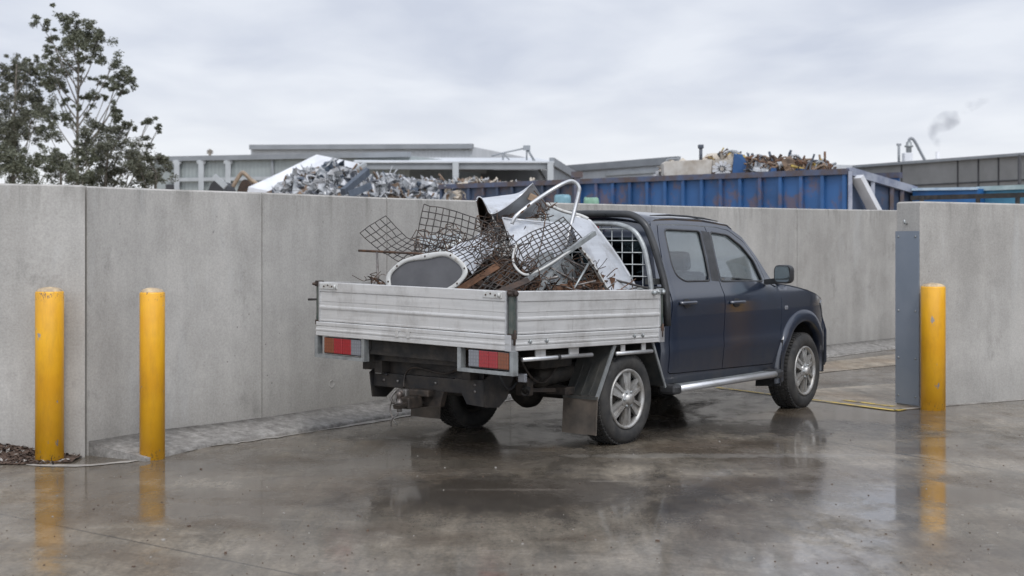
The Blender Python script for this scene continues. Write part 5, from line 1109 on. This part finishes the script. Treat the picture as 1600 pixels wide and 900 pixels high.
mb = MB(); mb.bar(onA(262, 281), onA(470, 278), .06, .16); under(mb.build('wall_rail', M['colw']), sh, IS)
mb = MB(); mb.bar(onA(425, 247), onA(427, 290), .06, .10); under(mb.build('downpipe', M['fascia']), sh, IS)
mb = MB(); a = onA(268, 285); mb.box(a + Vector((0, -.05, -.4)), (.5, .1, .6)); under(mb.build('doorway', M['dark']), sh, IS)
# arched dark culverts (half-round openings) and brown steel claw in front
for i, (x0, x1, yt) in enumerate(((318, 356, 281.5), (364, 402, 280))):
    Y_ = 52; c0_ = at(x0, 330, Y_); c1_ = at(x1, 330, Y_); top = at(x0, yt, Y_).z; r_ = (c1_.x - c0_.x) / 2; mb = MB()
    arcp = [Vector(((c0_.x + c1_.x) / 2 - r_ * math.cos(q), Y_, lerp(YZ, top, .45) + (top - lerp(YZ, top, .45)) * math.sin(q))) for q in [math.pi * j / 14 for j in range(15)]]
    mb.prism([Vector((c0_.x, Y_, YZ))] + arcp + [Vector((c1_.x, Y_, YZ))], (0, 2.5, 0)); mb.build('steel_drum', M['rust2'] if i else M['dark'], recenter=True, label=('dark round topped tank between the white shed columns', 'dark rusty round topped tank under the brown curved grab arm')[i], cat='tank')
mb = MB(); mb.tube(cat([at(364, 292, 51), at(370, 281, 51), at(378, 270, 51), at(384, 273, 51), at(392, 281, 51), at(402, 288, 51), at(405, 297, 51)], 4), .075, 8); mb.build('grab_arm', worn('tan brown steel', (.33, .25, .17), (.2, .15, .11), 5), recenter=True, label='brown curved grab arm bent over the dark tank', cat='grab')
mb = MB(); mb.bar(at(334, 275, 51), at(353, 292, 51), .16, .2); mb.build('steel_beam', M['colw'], recenter=True, label='pale beam leaning against the shed column', cat='beam')
# upper pale box building
ub = empty('warehouse', at(560, 330, 84), label='pale flat roofed warehouse block rising behind the sheds', cat='warehouse'); IU = Matrix.Translation(-ub.location)
under(facade(MB(), at(392, 230, 84), at(738, 229, 80), depth=14).build('wall', M['shedlight']), ub, IU)
mb = MB(); mb.bar(at(391, 230, 83.8), at(739, 228.6, 79.8), .3, .28); under(mb.build('parapet', M['fascia']), ub, IU)
mb = MB(); a = at(738, 230, 80); b = at(770, 250, 92); mb.add([a, b, Vector((b.x, b.y, YZ)), Vector((a.x, a.y, YZ))], [(0, 3, 2, 1)]); mb.add([a + Vector((0, .3, 0)), b + Vector((0, .3, 0)), Vector((b.x, b.y + .3, YZ)), Vector((a.x, a.y + .3, YZ))], [(0, 1, 2, 3)]); under(mb.build('side_wall', M['shedlight']), ub, IU)
# open fronted shed with pale roof
os_ = empty('open_shed', at(720, 330, 56), label='open fronted shed with a pale roof and dark interior behind the aluminium heap', cat='shed'); IO = Matrix.Translation(-os_.location)
Y1_ = 56; r0 = at(556, 253.5, Y1_); r1 = at(862, 252.5, Y1_); dz = .28
mb = MB(); mb.b2((r0.x, Y1_, r0.z - .28), (r1.x, Y1_ + .3, r0.z)); under(mb.build('fascia', M['fascia']), os_, IO)
mb = MB(); q0 = at(560, 246.5, 72); q1 = at(838, 246.5, 72); mb.sheet([[Vector((r0.x - .1, Y1_ - .1, r0.z + .03)), Vector((r1.x + .1, Y1_ - .1, r0.z + .03))], [q0, q1]], .06); under(mb.build('roof', M['roofpale']), os_, IO)
e1 = at(897, 274, Y1_ + 6)
mb = MB(); mb.bar(Vector((r1.x, Y1_, r1.z)), e1, .2, .32); under(mb.build('gable_edge', M['fascia']), os_, IO)
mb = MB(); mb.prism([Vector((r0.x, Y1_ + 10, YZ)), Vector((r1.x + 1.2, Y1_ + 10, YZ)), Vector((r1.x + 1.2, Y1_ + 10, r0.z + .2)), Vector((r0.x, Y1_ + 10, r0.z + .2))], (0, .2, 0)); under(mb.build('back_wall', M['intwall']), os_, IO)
mb = MB(); mb.add([Vector((r1.x, Y1_, YZ)), Vector((e1.x, e1.y, YZ)), e1 - Vector((0, 0, .1)), Vector((r1.x, Y1_, r1.z - .2))], [(0, 1, 2, 3)]); mb.add([Vector((r1.x, Y1_ + .2, YZ)), Vector((e1.x, e1.y + .2, YZ)), e1 - Vector((0, -.2, .1)), Vector((r1.x, Y1_ + .2, r1.z - .2))], [(3, 2, 1, 0)]); under(mb.build('side_wall', M['fascia']), os_, IO)
for px in (712, 860): a = at(px, 253, Y1_ - .2); mb = MB(); mb.bar(Vector((a.x, a.y, YZ)), a, .24, .24); under(mb.build('column', M['colw']), os_, IO)
mb = MB(); mb.bar(at(660, 258, Y1_ + 4), at(760, 268, Y1_ + 4), .1, .2); under(mb.build('rafter', M['fascia']), os_, IO)
# white membrane canopy
tn_ = empty('membrane_canopy', at(470, 330, 50), label='white membrane canopy peak above the aluminium scrap heap', cat='canopy'); IT = Matrix.Translation(-tn_.location)
pk = at(495, 242.5, 52); ls_ = at(388, 292, 49); rs = at(562, 256, 50); bl = at(386, 302, 49); br = at(545, 300, 49)
mb = MB(); mb.sheet([[ls_, ls_.lerp(pk, .5) + Vector((0, 0, -.03)), pk, pk.lerp(rs, .5), rs], [bl, bl.lerp(br, .3), bl.lerp(br, .6), br.lerp(rs, .3), br.lerp(rs, .5)]], .03, False); under(mb.build('membrane', M['tent']), tn_, IT)
mb = MB(); mb.bar(rs + Vector((.2, 0, 0)), at(535, 275, 49), .12, .12); mb.bar(pk, Vector((pk.x, pk.y + .5, YZ)), .12, .12); under(mb.build('frame', M['colw']), tn_, IT)
# lattice frame on the roof
mb = MB(); P_ = [at(786, 250, 60), at(786, 239, 60), at(823, 231, 60), at(823, 250, 60), at(834, 250, 60)]
mb.tube([at(768, 244, 60), P_[1], P_[2]], .035, 5); mb.tube([P_[1], P_[0]], .035, 5); mb.tube([P_[2], P_[3]], .035, 5); mb.tube([P_[2], P_[4]], .05, 5); mb.tube([P_[1], at(796, 250, 60)], .03, 5); mb.box(P_[2], (.3, .2, .2)); mb.tube([at(834, 250, 58), at(852, 283, 57)], .06, 5)
mb.build('roof_frame', M['fascia'], recenter=True, label='thin dark pipe frame standing on the open shed roof', cat='frame')
# power pole far left
pp_ = empty('power_pole', at(328, 330, 110), label='distant power pole with crossarms above the grey green shed', cat='power pole'); IQ = Matrix.Translation(-pp_.location); a = at(328, 233, 110)
mb = MB(); mb.tube([Vector((a.x, a.y, YZ)), a], [.16, .10], 8); under(mb.build('pole', M['bark']), pp_, IQ)
for z in (236, 239): mb = MB(); mb.bar(at(323.5, z, 110), at(332.5, z, 110), .12, .12); under(mb.build('crossarm', M['bark']), pp_, IQ)
# long pale shed to the right
ps = empty('shed', at(960, 330, 70), label='long pale grey shed behind the blue skips, right of the open shed', cat='shed'); IX = Matrix.Translation(-ps.location)
a = at(886, 264.5, 74); b = at(1345, 243, 56); b.z = a.z
b = at(1320, 250, 62)
a = at(888, 264, 70); b = at(1060, 251, 60)
under(facade(MB(), a, b, depth=9).build('wall', M['shedlight']), ps, IX)
mb = MB(); mb.bar(a + Vector((0, -.1, .02)), b + Vector((0, -.1, .02)), .2, .32); under(mb.build('roof_edge', M['fascia']), ps, IX)
c1_ = at(951, 262, 66.5); mb = MB(); mb.bar(Vector((c1_.x, c1_.y - .1, YZ)), c1_ + Vector((0, -.1, 0)), .2, .2); mb.bar(a.lerp(b, .37) - Vector((0, .1, .4)), b - Vector((0, .1, .4)), .08, .12); under(mb.build('column', M['colw']), ps, IX)
# grey precast building on the right
M['precast'] = concrete_wall(); M['precast'].name = 'precast panel'
pb = empty('precast_building', at(1480, 330, 60), label='long grey precast concrete building under the chimney on the right', cat='building'); IZ = Matrix.Translation(-pb.location)
M['pc'] = worn('grey precast', (.185, .185, .18), (.235, .235, .23), .6, 0, .75)
a = at(1296, 264, 68); b = at(1640, 239, 52); b.z = a.z; b = at(1640, 239, 55)
under(facade(MB(), a, b, depth=12).build('wall', M['pc']), pb, IZ)
mb = MB(); mb.bar(a + Vector((0, -.06, .02)), b + Vector((0, -.06, .02)), .3, .12); under(mb.build('parapet_cap', M['fascia']), pb, IZ)
dE = (b - a)
for px in (1408, 1496, 1528, 1560):
    k = min(range(400), key=lambda i: abs(800 + F * a.lerp(b, i / 400).x / a.lerp(b, i / 400).y - px)) / 400; q = a.lerp(b, k); mb = MB(); mb.bar(Vector((q.x, q.y - .03, YZ)), q - Vector((0, .03, 0)), .05, .06); under(mb.build('panel_joint', M['dark']), pb, IZ)
mb = MB(); mb.bar(a.lerp(b, .02) - Vector((0, .04, 1.0)), b - Vector((0, .04, 1.0)), .05, .05); under(mb.build('panel_joint', M['dark']), pb, IZ)
mb = MB(); q = at(1593, 242, 54); mb.tube([Vector((q.x, q.y, YZ)), q], .07, 8); mb.build('pole', M['dark'], recenter=True, label='thin dark pole against the precast building at the right edge', cat='pole')
# roof plant: vent stack, mast, chimney with steam
vs_ = empty('vent_stack', at(1420, 330, 66), label='white roof vent with a pipe curving down to the right', cat='vent'); IY = Matrix.Translation(-vs_.location)
mb = MB(); p0 = at(1413.5, 238.5, 66); p1 = at(1426.5, 262, 66); mb.b2((p0.x, 66, YZ), (p1.x, 66.5, p0.z), bev=.02); under(mb.build('housing', M['tent']), vs_, IY)
mb = MB(); c_ = at(1420, 232, 66); mb.tube([at(1420, 239, 66.2), at(1420, 222, 66.2)], .13, 12); mb.tube([at(1420, 230, 66.2), at(1420, 227, 66.2)], .20, 12); under(mb.build('stack', M['galv']), vs_, IY)
mb = MB(); mb.tube(cat([at(1420, 224, 66.2), at(1421, 218, 66.2), at(1425, 216.5, 66.2), at(1430, 222, 66.2), at(1438, 237, 66.2), at(1447, 254, 66.2)], 5), .07, 8); under(mb.build('pipe', M['fascia']), vs_, IY)
mb = MB(); mb.tube([at(1404.5, 260, 64), at(1404.5, 225, 64)], .06, 8); mb.box(at(1404.5, 226, 64), (.2, .1, .1)); mb.build('mast', M['fascia'], recenter=True, label='thin dark mast left of the roof vent', cat='mast')
mb = MB(); q = at(1465, 237, 90); mb.tube([Vector((q.x, q.y, YZ)), q], .12, 10); mb.build('chimney', M['tent'], recenter=True, label='slim pale chimney giving off steam beyond the precast building', cat='chimney')
# steam: one soft volume following the drift of the plume
def plume(name, pts, seed, dens, label):
    mb = MB(); P = cat([at(x, y, 90) for x, y, r in pts], 4); rs_ = [r for _, _, r in pts]; n = len(P)
    rad = [lerp(rs_[min(int(i / 4), len(rs_) - 1)], rs_[min(int(i / 4) + 1, len(rs_) - 1)], (i % 4) / 4) * 90 / F for i in range(n)]
    mb.tube(P, [r_ * 1.25 for r_ in rad], 12, smooth=True)
    m = bpy.data.materials.new('steam'); m.use_nodes = True; t = m.node_tree; nn_ = t.nodes; nn_.clear(); o = nn_.new('ShaderNodeOutputMaterial'); v = nn_.new('ShaderNodeVolumePrincipled'); v.inputs['Color'].default_value = (.62, .64, .70, 1)
    tc_ = nn_.new('ShaderNodeTexCoord'); no = nn_.new('ShaderNodeTexNoise'); no.inputs['Scale'].default_value = 1.3; no.inputs['Detail'].default_value = 4; t.links.new(tc_.outputs['Object'], no.inputs[0])
    mr = nn_.new('ShaderNodeMapRange'); mr.inputs['From Min'].default_value = .40; mr.inputs['From Max'].default_value = .75; mr.inputs['To Max'].default_value = dens; t.links.new(no.outputs[0], mr.inputs[0]); t.links.new(mr.outputs[0], v.inputs['Density']); t.links.new(v.outputs[0], o.inputs['Volume'])
    return mb.build(name, m, recenter=True, outward=True, label=label, cat='steam', kind='stuff')
plume('steam', [(1465, 238, 2), (1463, 222, 6), (1459, 208, 8), (1466, 196, 12), (1482, 188, 13), (1498, 184, 9)], 1, 1.3, 'grey steam rising from the slim chimney')
plume('steam', [(1505, 178, 3), (1514, 168, 8), (1528, 160, 8), (1545, 155, 3)], 2, .8, 'faint detached wisp of steam up and right of the chimney')
# ---- blue skips
def blue(name, c, r_=.5):
    t = NT(name); f = t.ramp(t.noise(1.6, 7, .7, t.map((1, 1, .8))), [(.52, 0), (.62, 1)]); c_ = t.mix(t.ramp(t.noise(.9, 4), [(.35, 0), (.65, 1)]), c, tuple(x * .62 for x in c)); c_ = t.mix(t.math('MULTIPLY', f, r_), c_, (.15, .085, .055)); t.set(Base_Color=c_, Roughness=.5); return t.m
M['blue'] = blue('faded blue skip paint', (.030, .105, .27), .6); M['bluegrey'] = blue('dull blue grey skip paint', (.060, .085, .14), .6); M['rimrust'] = worn('rusted rim with blue traces', (.085, .065, .062), (.075, .10, .17), 2.5, 0, .7)
M['gold'] = worn('silvery worn end gate', (.36, .38, .43), (.12, .14, .22), 1.4, .2, .5)
B0 = Vector((-2.03, 40.6, 0)); B1 = Vector((7.53, 31.57, 0)); bd = (B1 - B0).normalized(); bn = Vector((-bd.y, bd.x, 0)); TZ = 3.2; LB = (B1 - B0).length
def skip(s0, s1, nr, mat, label, wd=2.4, top=TZ):
    o0 = B0 + bd * s0; o0.z = YZ; e = empty('skip_bin', o0, label=label, cat='skip bin', group='blue steel skips behind the wall'); IV = Matrix.Translation(-o0)
    ln = s1 - s0; P = lambda s, w_, z: o0 + bd * s + bn * w_ + Vector((0, 0, z - YZ)); t = .05
    for w0, w1, nm in ((0, t, 'side_panel'), (wd - t, wd, 'side_panel')):
        mb = MB(); mb.add([P(a, b, c) for a in (0, ln) for b in (w0, w1) for c in (YZ + .15, top)], [(0, 1, 3, 2), (4, 6, 7, 5), (0, 4, 5, 1), (2, 3, 7, 6), (0, 2, 6, 4), (1, 5, 7, 3)]); under(mb.build(nm, mat), e, IV)
    mb = MB(); mb.add([P(a, b, c) for a in (0, t) for b in (t, wd - t) for c in (YZ + .15, top)], [(0, 1, 3, 2), (4, 6, 7, 5), (0, 4, 5, 1), (2, 3, 7, 6), (0, 2, 6, 4), (1, 5, 7, 3)]); mb.add([P(a, b, c) for a in (0, ln) for b in (t, wd - t) for c in (YZ + .15, YZ + .2)], [(0, 1, 3, 2), (4, 6, 7, 5), (0, 4, 5, 1), (2, 3, 7, 6), (0, 2, 6, 4), (1, 5, 7, 3)]); under(mb.build('floor', mat), e, IV)
    for i in range(nr + 1):
        s = lerp(.05, ln - .05, i / nr); mb = MB(); mb.bar(P(s, -.05, YZ + .15), P(s, -.05, top - .02), .075, .085, bd); under(mb.build('rib', mat), e, IV)
    for w_ in (-.03, wd): mb = MB(); mb.bar(P(-.03, w_, top), P(ln + .03, w_, top), .16, .13); under(mb.build('top_rail', M['rimrust']), e, IV)
    mb = MB(); mb.bar(P(-.03, 0, YZ + .1), P(ln, 0, YZ + .1), .2, .2); under(mb.build('skid', M['rimrust']), e, IV)
    return e, P, ln, IV
e1_, P1_, l1_, I1_ = skip(0, 5.15, 9, M['bluegrey'], 'dull blue grey skip with rusty ribs on the left behind the truck load')
e2_, P2_, l2_, I2_ = skip(5.25, LB, 14, M['blue'], 'long bright blue skip full of scrap in the middle beyond the wall')
# end gate of the long skip
mb = MB(); g0 = P2_(l2_, 0, TZ); g1 = P2_(l2_, 3.06, TZ - .35); mb.add([Vector((g0.x, g0.y, YZ)), Vector((g1.x, g1.y, YZ)), g1, g0] + [q - bd * .06 for q in (Vector((g0.x, g0.y, YZ)), Vector((g1.x, g1.y, YZ)), g1, g0)], [(0, 1, 2, 3), (7, 6, 5, 4), (3, 2, 6, 7), (0, 3, 7, 4), (1, 5, 6, 2)]); eg = under(mb.build('end_gate', M['bluegrey']), e2_, I2_)
for t in (0, .33, .62, .78, 1.0): q = g0.lerp(g1, t); mb = MB(); mb.bar(Vector((q.x, q.y, YZ)) + bd * .05, q + bd * .05, .09, .09); o = mb.build('gate_rib', M['rimrust'] if t > .5 else M['gold']); under(o, e2_, I2_)
mb = MB(); mb.bar(g0 + bd * .04, g1 + bd * .04, .16, .18); under(mb.build('gate_rail', M['gold']), e2_, I2_)
mb = MB(); q0 = g0.lerp(g1, .04) + bd * .10; q1 = g0.lerp(g1, .40) + bd * .10; q1.z = YZ + .9; q0.z -= .1; mb.bar(q0 + bd * .06, q1 + bd * .3, .30, .12); mb.build('steel_beam', M['tent'], recenter=True, label='white beam leaning down across the end of the long blue skip', cat='beam')
q = P2_(.0, -.12, YZ); mb = MB(); mb.bar(q, Vector((q.x, q.y, TZ + .16)), .16, .16); mb.box(Vector((q.x, q.y, TZ + .18)), (.3, .2, .16)); mb.build('skip_post', M['rimrust'], recenter=True, label='rusty brown post between the two blue skips', cat='post')
# ---- heaps
MS = [worn('dull aluminium scrap', (.40, .41, .42), (.16, .17, .18), 4, .4, .45), worn('white scrap', (.50, .51, .53), (.34, .34, .34), 4, .05, .5), worn('dark scrap', (.06, .07, .09), (.12, .12, .13), 4, .2, .5), worn('brown scrap', (.22, .15, .10), (.12, .09, .07), 4, .1, .7), worn('bluish steel', (.085, .105, .135), (.05, .065, .09), 4, .3, .45), worn('beige scrap', (.50, .45, .38), (.36, .31, .25), 4, 0, .6), worn('yellow scrap', (.45, .33, .08), (.3, .2, .06), 4, 0, .6), M['rust'], M['rust2'], M['blue']]
def piece(mb, c, s_, rr, kinds, tubep=.3):
    a = rr.uniform(0, 6.28); d_ = Vector((math.cos(a), rr.uniform(-.7, .7), math.sin(a) * .9)).normalized(); mb.mi = rr.choice(kinds)
    if rr.random() < tubep:
        q = [c + d_ * s_ * (t / 3 - .5) * 1.8 + Vector((rr.gauss(0, .18), rr.gauss(0, .1), rr.gauss(0, .18))) * s_ for t in range(4)]; mb.tube(cat(q, 3), rr.uniform(.015, .04), 5)
    else:
        e1 = d_ * s_ * .6; e2 = d_.orthogonal().normalized(); e2 = (Matrix.Rotation(rr.uniform(0, 6.28), 3, d_) @ e2) * s_ * rr.uniform(.25, .6); n3 = e1.cross(e2).normalized() * s_ * .3
        g_2 = [[c + e1 * (i / 1.5 - 1) + e2 * (j / 1.0 - 1) + n3 * rr.uniform(-1, 1) * .8 for i in range(4)] for j in range(3)]; mb.sheet(g_2, .012, False)
def heap(name, prof, Y0_, dep, n, smin, smax, kinds, core, seed, label, tubep=.3, zbase=YZ, cat_='scrap heap'):
    "prof: skyline (px, py); the heap is a mound dep metres deep behind Y0"
    rr = random.Random(seed); mb = MB()
    def top(px):
        for (x0, y0), (x1, y1) in zip(prof, prof[1:]):
            if x0 <= px <= x1: return lerp(y0, y1, (px - x0) / (x1 - x0))
        return prof[-1][1]
    x0, x1 = prof[0][0], prof[-1][0]; rows = []
    for j in range(9):
        t = j / 8; row = []
        for i in range(31):
            px = lerp(x0, x1, i / 30); p = at(px, top(px) + 6, Y0_ + dep * .5); h_ = (p.z - zbase) * (1 - abs(t * 2 - 1) ** 1.8); row.append(Vector((p.x, Y0_ + dep * t, zbase + h_ * .93 + rr.uniform(-.06, .06))))
        rows.append(row)
    mb.mi = core; mb.sheet(rows, 0, False)
    for i in range(n):
        px = rr.uniform(x0, x1); t = rr.random() ** 1.1 * .62; p = at(px, top(px) + 4, Y0_ + dep * t); s_ = rr.uniform(smin, smax); h_ = (p.z - zbase) * (1 - abs(t * 2 - 1) ** 1.8); z = zbase + h_ - s_ * .35 + rr.uniform(0, .12)
        if z < YZ + .1: z = YZ + .1 + rr.random() * .5
        piece(mb, Vector((p.x, Y0_ + dep * t, z)), s_, rr, kinds, tubep)
    return mb.build(name, MS, label=label, cat=cat_, kind='stuff')
heap('scrap_heap', [(412, 312), (432, 300), (448, 284), (466, 270), (495, 262), (515, 257), (540, 263), (562, 268), (585, 280), (608, 272), (640, 284), (672, 279), (705, 287), (712, 300)], 42, 6, 1300, .14, .52, (0, 0, 0, 0, 1, 1, 1, 2, 4, 3), 2, 5, 'heap of crumpled grey aluminium scrap beyond the wall')
for pts, lb in (((at(536, 300, 41.5), at(574, 268, 43.0)), 'wide dark blue beam slanting up out of the aluminium heap'), ((at(545, 304, 41.2), at(580, 290, 41.4)), 'lower dark blue beam lying near the wall top')):
    mb = MB(); mb.bar(*pts, .16, .20); mb.build('steel_beam', MS[4], recenter=True, label=lb, cat='beam')
mb = MB(); mb.bar(at(524, 250, 44), at(532, 268, 44), .04, .04); mb.build('steel_rod', MS[2], recenter=True, label='thin dark rod sticking up from the top of the aluminium heap', cat='rod')
heap('skip_load', [(700, 292), (720, 284), (745, 281), (765, 284), (790, 286), (830, 288), (850, 292)], 40.0, 2.0, 260, .15, .40, (5, 5, 1, 3, 0), 3, 6, 'low beige scrap showing over the rim of the dull skip', .25, 2.9)
# load of the long skip: follows the skip
rr = random.Random(77); mb = MB(); prof = [(1012, 270), (1035, 262), (1050, 256), (1100, 252), (1110, 243), (1140, 240), (1150, 244), (1175, 244), (1190, 250), (1200, 244), (1215, 256), (1230, 250), (1250, 248), (1270, 258), (1285, 256), (1300, 264), (1306, 268)]
def skp(px, w_):
    best = min(((abs(800 + F * P2_(s, w_, 3).x / P2_(s, w_, 3).y - px), s) for s in [l2_ * i / 150 for i in range(151)])); return P2_(best[1], w_, 0)
def topz(px, p):
    for (x0, y0), (x1, y1) in zip(prof, prof[1:]):
        if x0 <= px <= x1: return HC - (lerp(y0, y1, (px - x0) / (x1 - x0)) - HY) * p.y / F
    return 3.1
rows = [[(lambda p: Vector((p.x, p.y, max(2.9, topz(px, p) - .22 - .3 * abs(w_ - 1.2)))))(skp(px, w_)) for px in range(1012, 1308, 12)] for w_ in (.1, .6, 1.2, 1.8, 2.3)]
mb.mi = 8; mb.sheet(rows, 0, False)
for i in range(620):
    px = rr.uniform(1108, 1304) if rr.random() < .86 else rr.uniform(1012, 1108); w_ = rr.uniform(.15, 1.7) if px > 1168 else rr.uniform(1.1, 2.1); p = skp(px, w_); tz = topz(px, p); z = lerp(3.0, tz, rr.random() ** .7) - .05; s_ = rr.uniform(.12, .36)
    kinds = (5, 1, 5, 3) if px < 1108 else (3, 7, 8, 8, 2, 3, 6, 4, 0, 7) if px > 1165 else (3, 8, 5, 6, 2)
    piece(mb, Vector((p.x, p.y, z)), s_, rr, kinds, .65 if px > 1150 else .4)
for i in range(26):      # hoops and bent pipes breaking the skyline
    px = rr.choice((1190, 1196, 1203, 1240, 1268, 1280, 1290, 1150, 1135, 1225)) + rr.uniform(-8, 8); p = skp(px, rr.uniform(.3, 1.4)); tz = topz(px, p); r_ = rr.uniform(.10, .26); c_ = Vector((p.x, p.y, tz - r_ * .6)); a = rr.uniform(-.6, .6); e = Vector((math.cos(a), math.sin(a), 0)); q0_ = rr.uniform(0, 6.28); mb.mi = rr.choice((3, 8, 2, 0))
    mb.tube([c_ + e * r_ * math.cos(q0_ + t * .5) + Vector((0, 0, 1)) * r_ * math.sin(q0_ + t * .5) for t in range(rr.randint(6, 11))], rr.uniform(.018, .032), 5)
mb.build('skip_load', MS, label='tangled rusty pipes and offcuts heaped in the long blue skip', cat='scrap heap', kind='stuff')
# weathered white cabinet, twisted frame, blue sheet and lamp on the load
M['wcab'] = worn('weathered white board', (.58, .55, .50), (.38, .33, .27), 2.2, 0, .65)
def slabp(pts, Y_, th, mat, name, label, c_):
    mb = MB(); P = [at(x, y, Y_(x) if callable(Y_) else Y_) for x, y in pts]; mb.prism(P, (0, th, 0)); return mb.build(name, mat, recenter=True, label=label, cat=c_)
Yb = lambda x: skp(x, .35).y
cb_ = slabp([(1038, 279), (1037, 255), (1040, 252), (1113, 249), (1111, 276)], Yb, .7, M['wcab'], 'metal_cabinet', 'weathered white cabinet lying on the load at the left of the long skip', 'cabinet')
mb = MB(); mb.tube(cat([at(1042, 253, 36), at(1043, 249, 36), at(1058, 248, 36), at(1060, 252, 36)], 3), .02, 5); o = mb.build('handle', M['fascia']); o.parent = cb_; o.matrix_parent_inverse = Matrix.Translation(-cb_.location)
mb = MB(); rr = random.Random(9)
for k in range(11): a = k * .57; c_ = at(1128, 264, skp(1128, .3).y); mb.bar(c_ + Vector((math.cos(a), 0, math.sin(a))) * .05, c_ + Vector((math.cos(a), 0, math.sin(a) * .8)) * .24, .03, .07)
mb.build('fan_blades', MS[1], recenter=True, label='twisted white blades between the cabinet and the blue sheet', cat='fan')
slabp([(1112, 277), (1114, 250), (1145, 249), (1142, 275)], lambda x: skp(x, .6).y, .3, M['wcab'], 'metal_cabinet', 'second white board behind the twisted white blades', 'cabinet')
slabp([(1144, 276), (1147, 240), (1160, 241), (1167, 255), (1163, 275)], lambda x: skp(x, .4).y, .05, M['blue'], 'blue_sheet', 'upright blue sheet standing in the load of the long skip', 'sheet metal')
slabp([(1238, 272), (1246, 263), (1258, 264), (1264, 272)], lambda x: skp(x, .2).y, .1, MS[9], 'blue_sheet', 'small blue sheet low in the load near the right end', 'sheet metal')
slabp([(1203, 273), (1205, 262), (1213, 263), (1215, 273)], lambda x: skp(x, .2).y, .1, MS[9], 'blue_sheet', 'narrow blue sheet in the middle of the long skip load', 'sheet metal')
mb = MB(); mb.tube([at(1095, 252, 35.4), at(1095, 232, 35.4)], .045, 6); mb.box(at(1095, 229, 35.4), (.14, .12, .10), bev=.02); mb.build('lamp_head', MS[2], recenter=True, label='dark pipe with a square head sticking up behind the cabinet', cat='pipe')
# bags hanging on the skip
for x0, x1, y0, col_, lb in ((866, 892, 305, (.16, .30, .36), 'pale blue plastic bag on the wall side of the dull skip'), (912, 936, 309, (.18, .33, .24), 'pale green plastic bag left of the long skip ribs')):
    mb = MB(); rr = random.Random(int(x0)); g_3 = []; Yg = 31.5 if x0 > 900 else 33
    for j in range(5):
        t = j / 4; row = []; k2 = (1, 1.02, 1.0, .93, .80)[j]; c_ = at((x0 + x1) / 2, (324, 315, y0 + 5, y0 + 1, y0)[j], Yg)
        for i in range(13):
            q = 2 * math.pi * i / 12; cx2 = math.copysign(abs(math.cos(q)) ** .45, math.cos(q)); cy2 = math.copysign(abs(math.sin(q)) ** .45, math.sin(q))
            row.append(c_ + Vector((cx2 * (x1 - x0) / 2 * Yg / F * k2, cy2 * .15, (rr.uniform(-.03, .03) if 0 < i < 12 else 0))))
        g_3.append(row)
    mb.sheet(g_3); mb.add(g_3[-1][:-1], [tuple(range(12))]); mb.build('plastic_bag', worn('bag ' + lb[:10], col_, tuple(c * .8 for c in col_), 6, 0, .5), recenter=True, label=lb, cat='bag')
# blue containers at the right
cA = empty('blue_container', at(1478, 330, 33), label='bright blue open container just above the gate wall', cat='container'); Ia = Matrix.Translation(-cA.location)
p0 = at(1426, 296, 33.5); p1 = at(1528, 294.5, 32.5); under(facade(MB(), p0, p1, depth=3).build('body', blue('bright blue paint', (.022, .13, .34), .15)), cA, Ia)
mb = MB(); mb.bar(p0, p1, .15, .06); under(mb.build('rim', worn('pale rim', (.45, .55, .62), (.3, .4, .5), 4)), cA, Ia)
cB = empty('blue_container', at(1570, 330, 33), label='pale cyan container at the right edge, beyond the gate wall', cat='container'); Ib = Matrix.Translation(-cB.location)
p0 = at(1529, 295, 33); p1 = at(1660, 290, 31); under(facade(MB(), p0, p1, depth=3).build('body', blue('cyan paint', (.10, .32, .48), .1)), cB, Ib)
mb = MB(); mb.bar(p0, p1, .15, .10); under(mb.build('rim', worn('pale cyan rim', (.42, .52, .52), (.3, .4, .4), 4)), cB, Ib)
rl_ = empty('steel_rail', at(1510, 330, 28), label='dark steel rail with posts in front of the blue containers', cat='rail'); Ir = Matrix.Translation(-rl_.location)
mb = MB(); mb.bar(at(1424, 309.5, 28), at(1660, 303, 26), .08, .09); under(mb.build('rail', M['black']), rl_, Ir)
for px in (1440, 1528, 1590): q = at(px, 307, 27.5); mb = MB(); mb.bar(Vector((q.x, q.y, YZ)), q, .07, .07); under(mb.build('post', M['black']), rl_, Ir)
# unseen shed added out of frame so that the truck doors mirror something dark
fs = empty('unseen_dark_shed', (26, 30, 0), label='unseen dark brown shed added right of the view for the truck doors to mirror', cat='shed'); IF_ = Matrix.Translation(-fs.location)
M['fac'] = rib('dark brown cladding', (.075, .066, .060), .3); M['facroof'] = mat1('dull roof sheet', (.18, .18, .18))
f0 = Vector((20.5, -6, 6.4)); f1 = Vector((31.5, 44, 6.4)); fd = (f1 - f0).normalized(); fn_ = Vector((fd.y, -fd.x, 0))
mb = MB(); mb.prism([Vector((f0.x, f0.y, -.1)), Vector((f1.x, f1.y, -.1)), f1, f0], fn_ * 14); under(mb.build('wall', M['fac']), fs, IF_)
mb = MB(); mb.prism([f0 - fn_ * .4 - fd * .4, f0 + fn_ * 7 - fd * .4 + Vector((0, 0, 1.6)), f0 + fn_ * 14.4 - fd * .4, f0 + fn_ * 7 - fd * .4 + Vector((0, 0, 1.3))], fd * ((f1 - f0).length + .8)); under(mb.build('roof', M['facroof']), fs, IF_)
for t in (.2, .5, .8):
    q = f0.lerp(f1, t); mb = MB(); mb.prism([Vector((q.x, q.y, 0)) - fn_ * .06 - fd * 2, Vector((q.x, q.y, 0)) - fn_ * .06 + fd * 2, Vector((q.x, q.y, 4.2)) - fn_ * .06 + fd * 2, Vector((q.x, q.y, 4.2)) - fn_ * .06 - fd * 2], fn_ * .04); under(mb.build('unseen_shed_door', M['fascia']), fs, IF_)
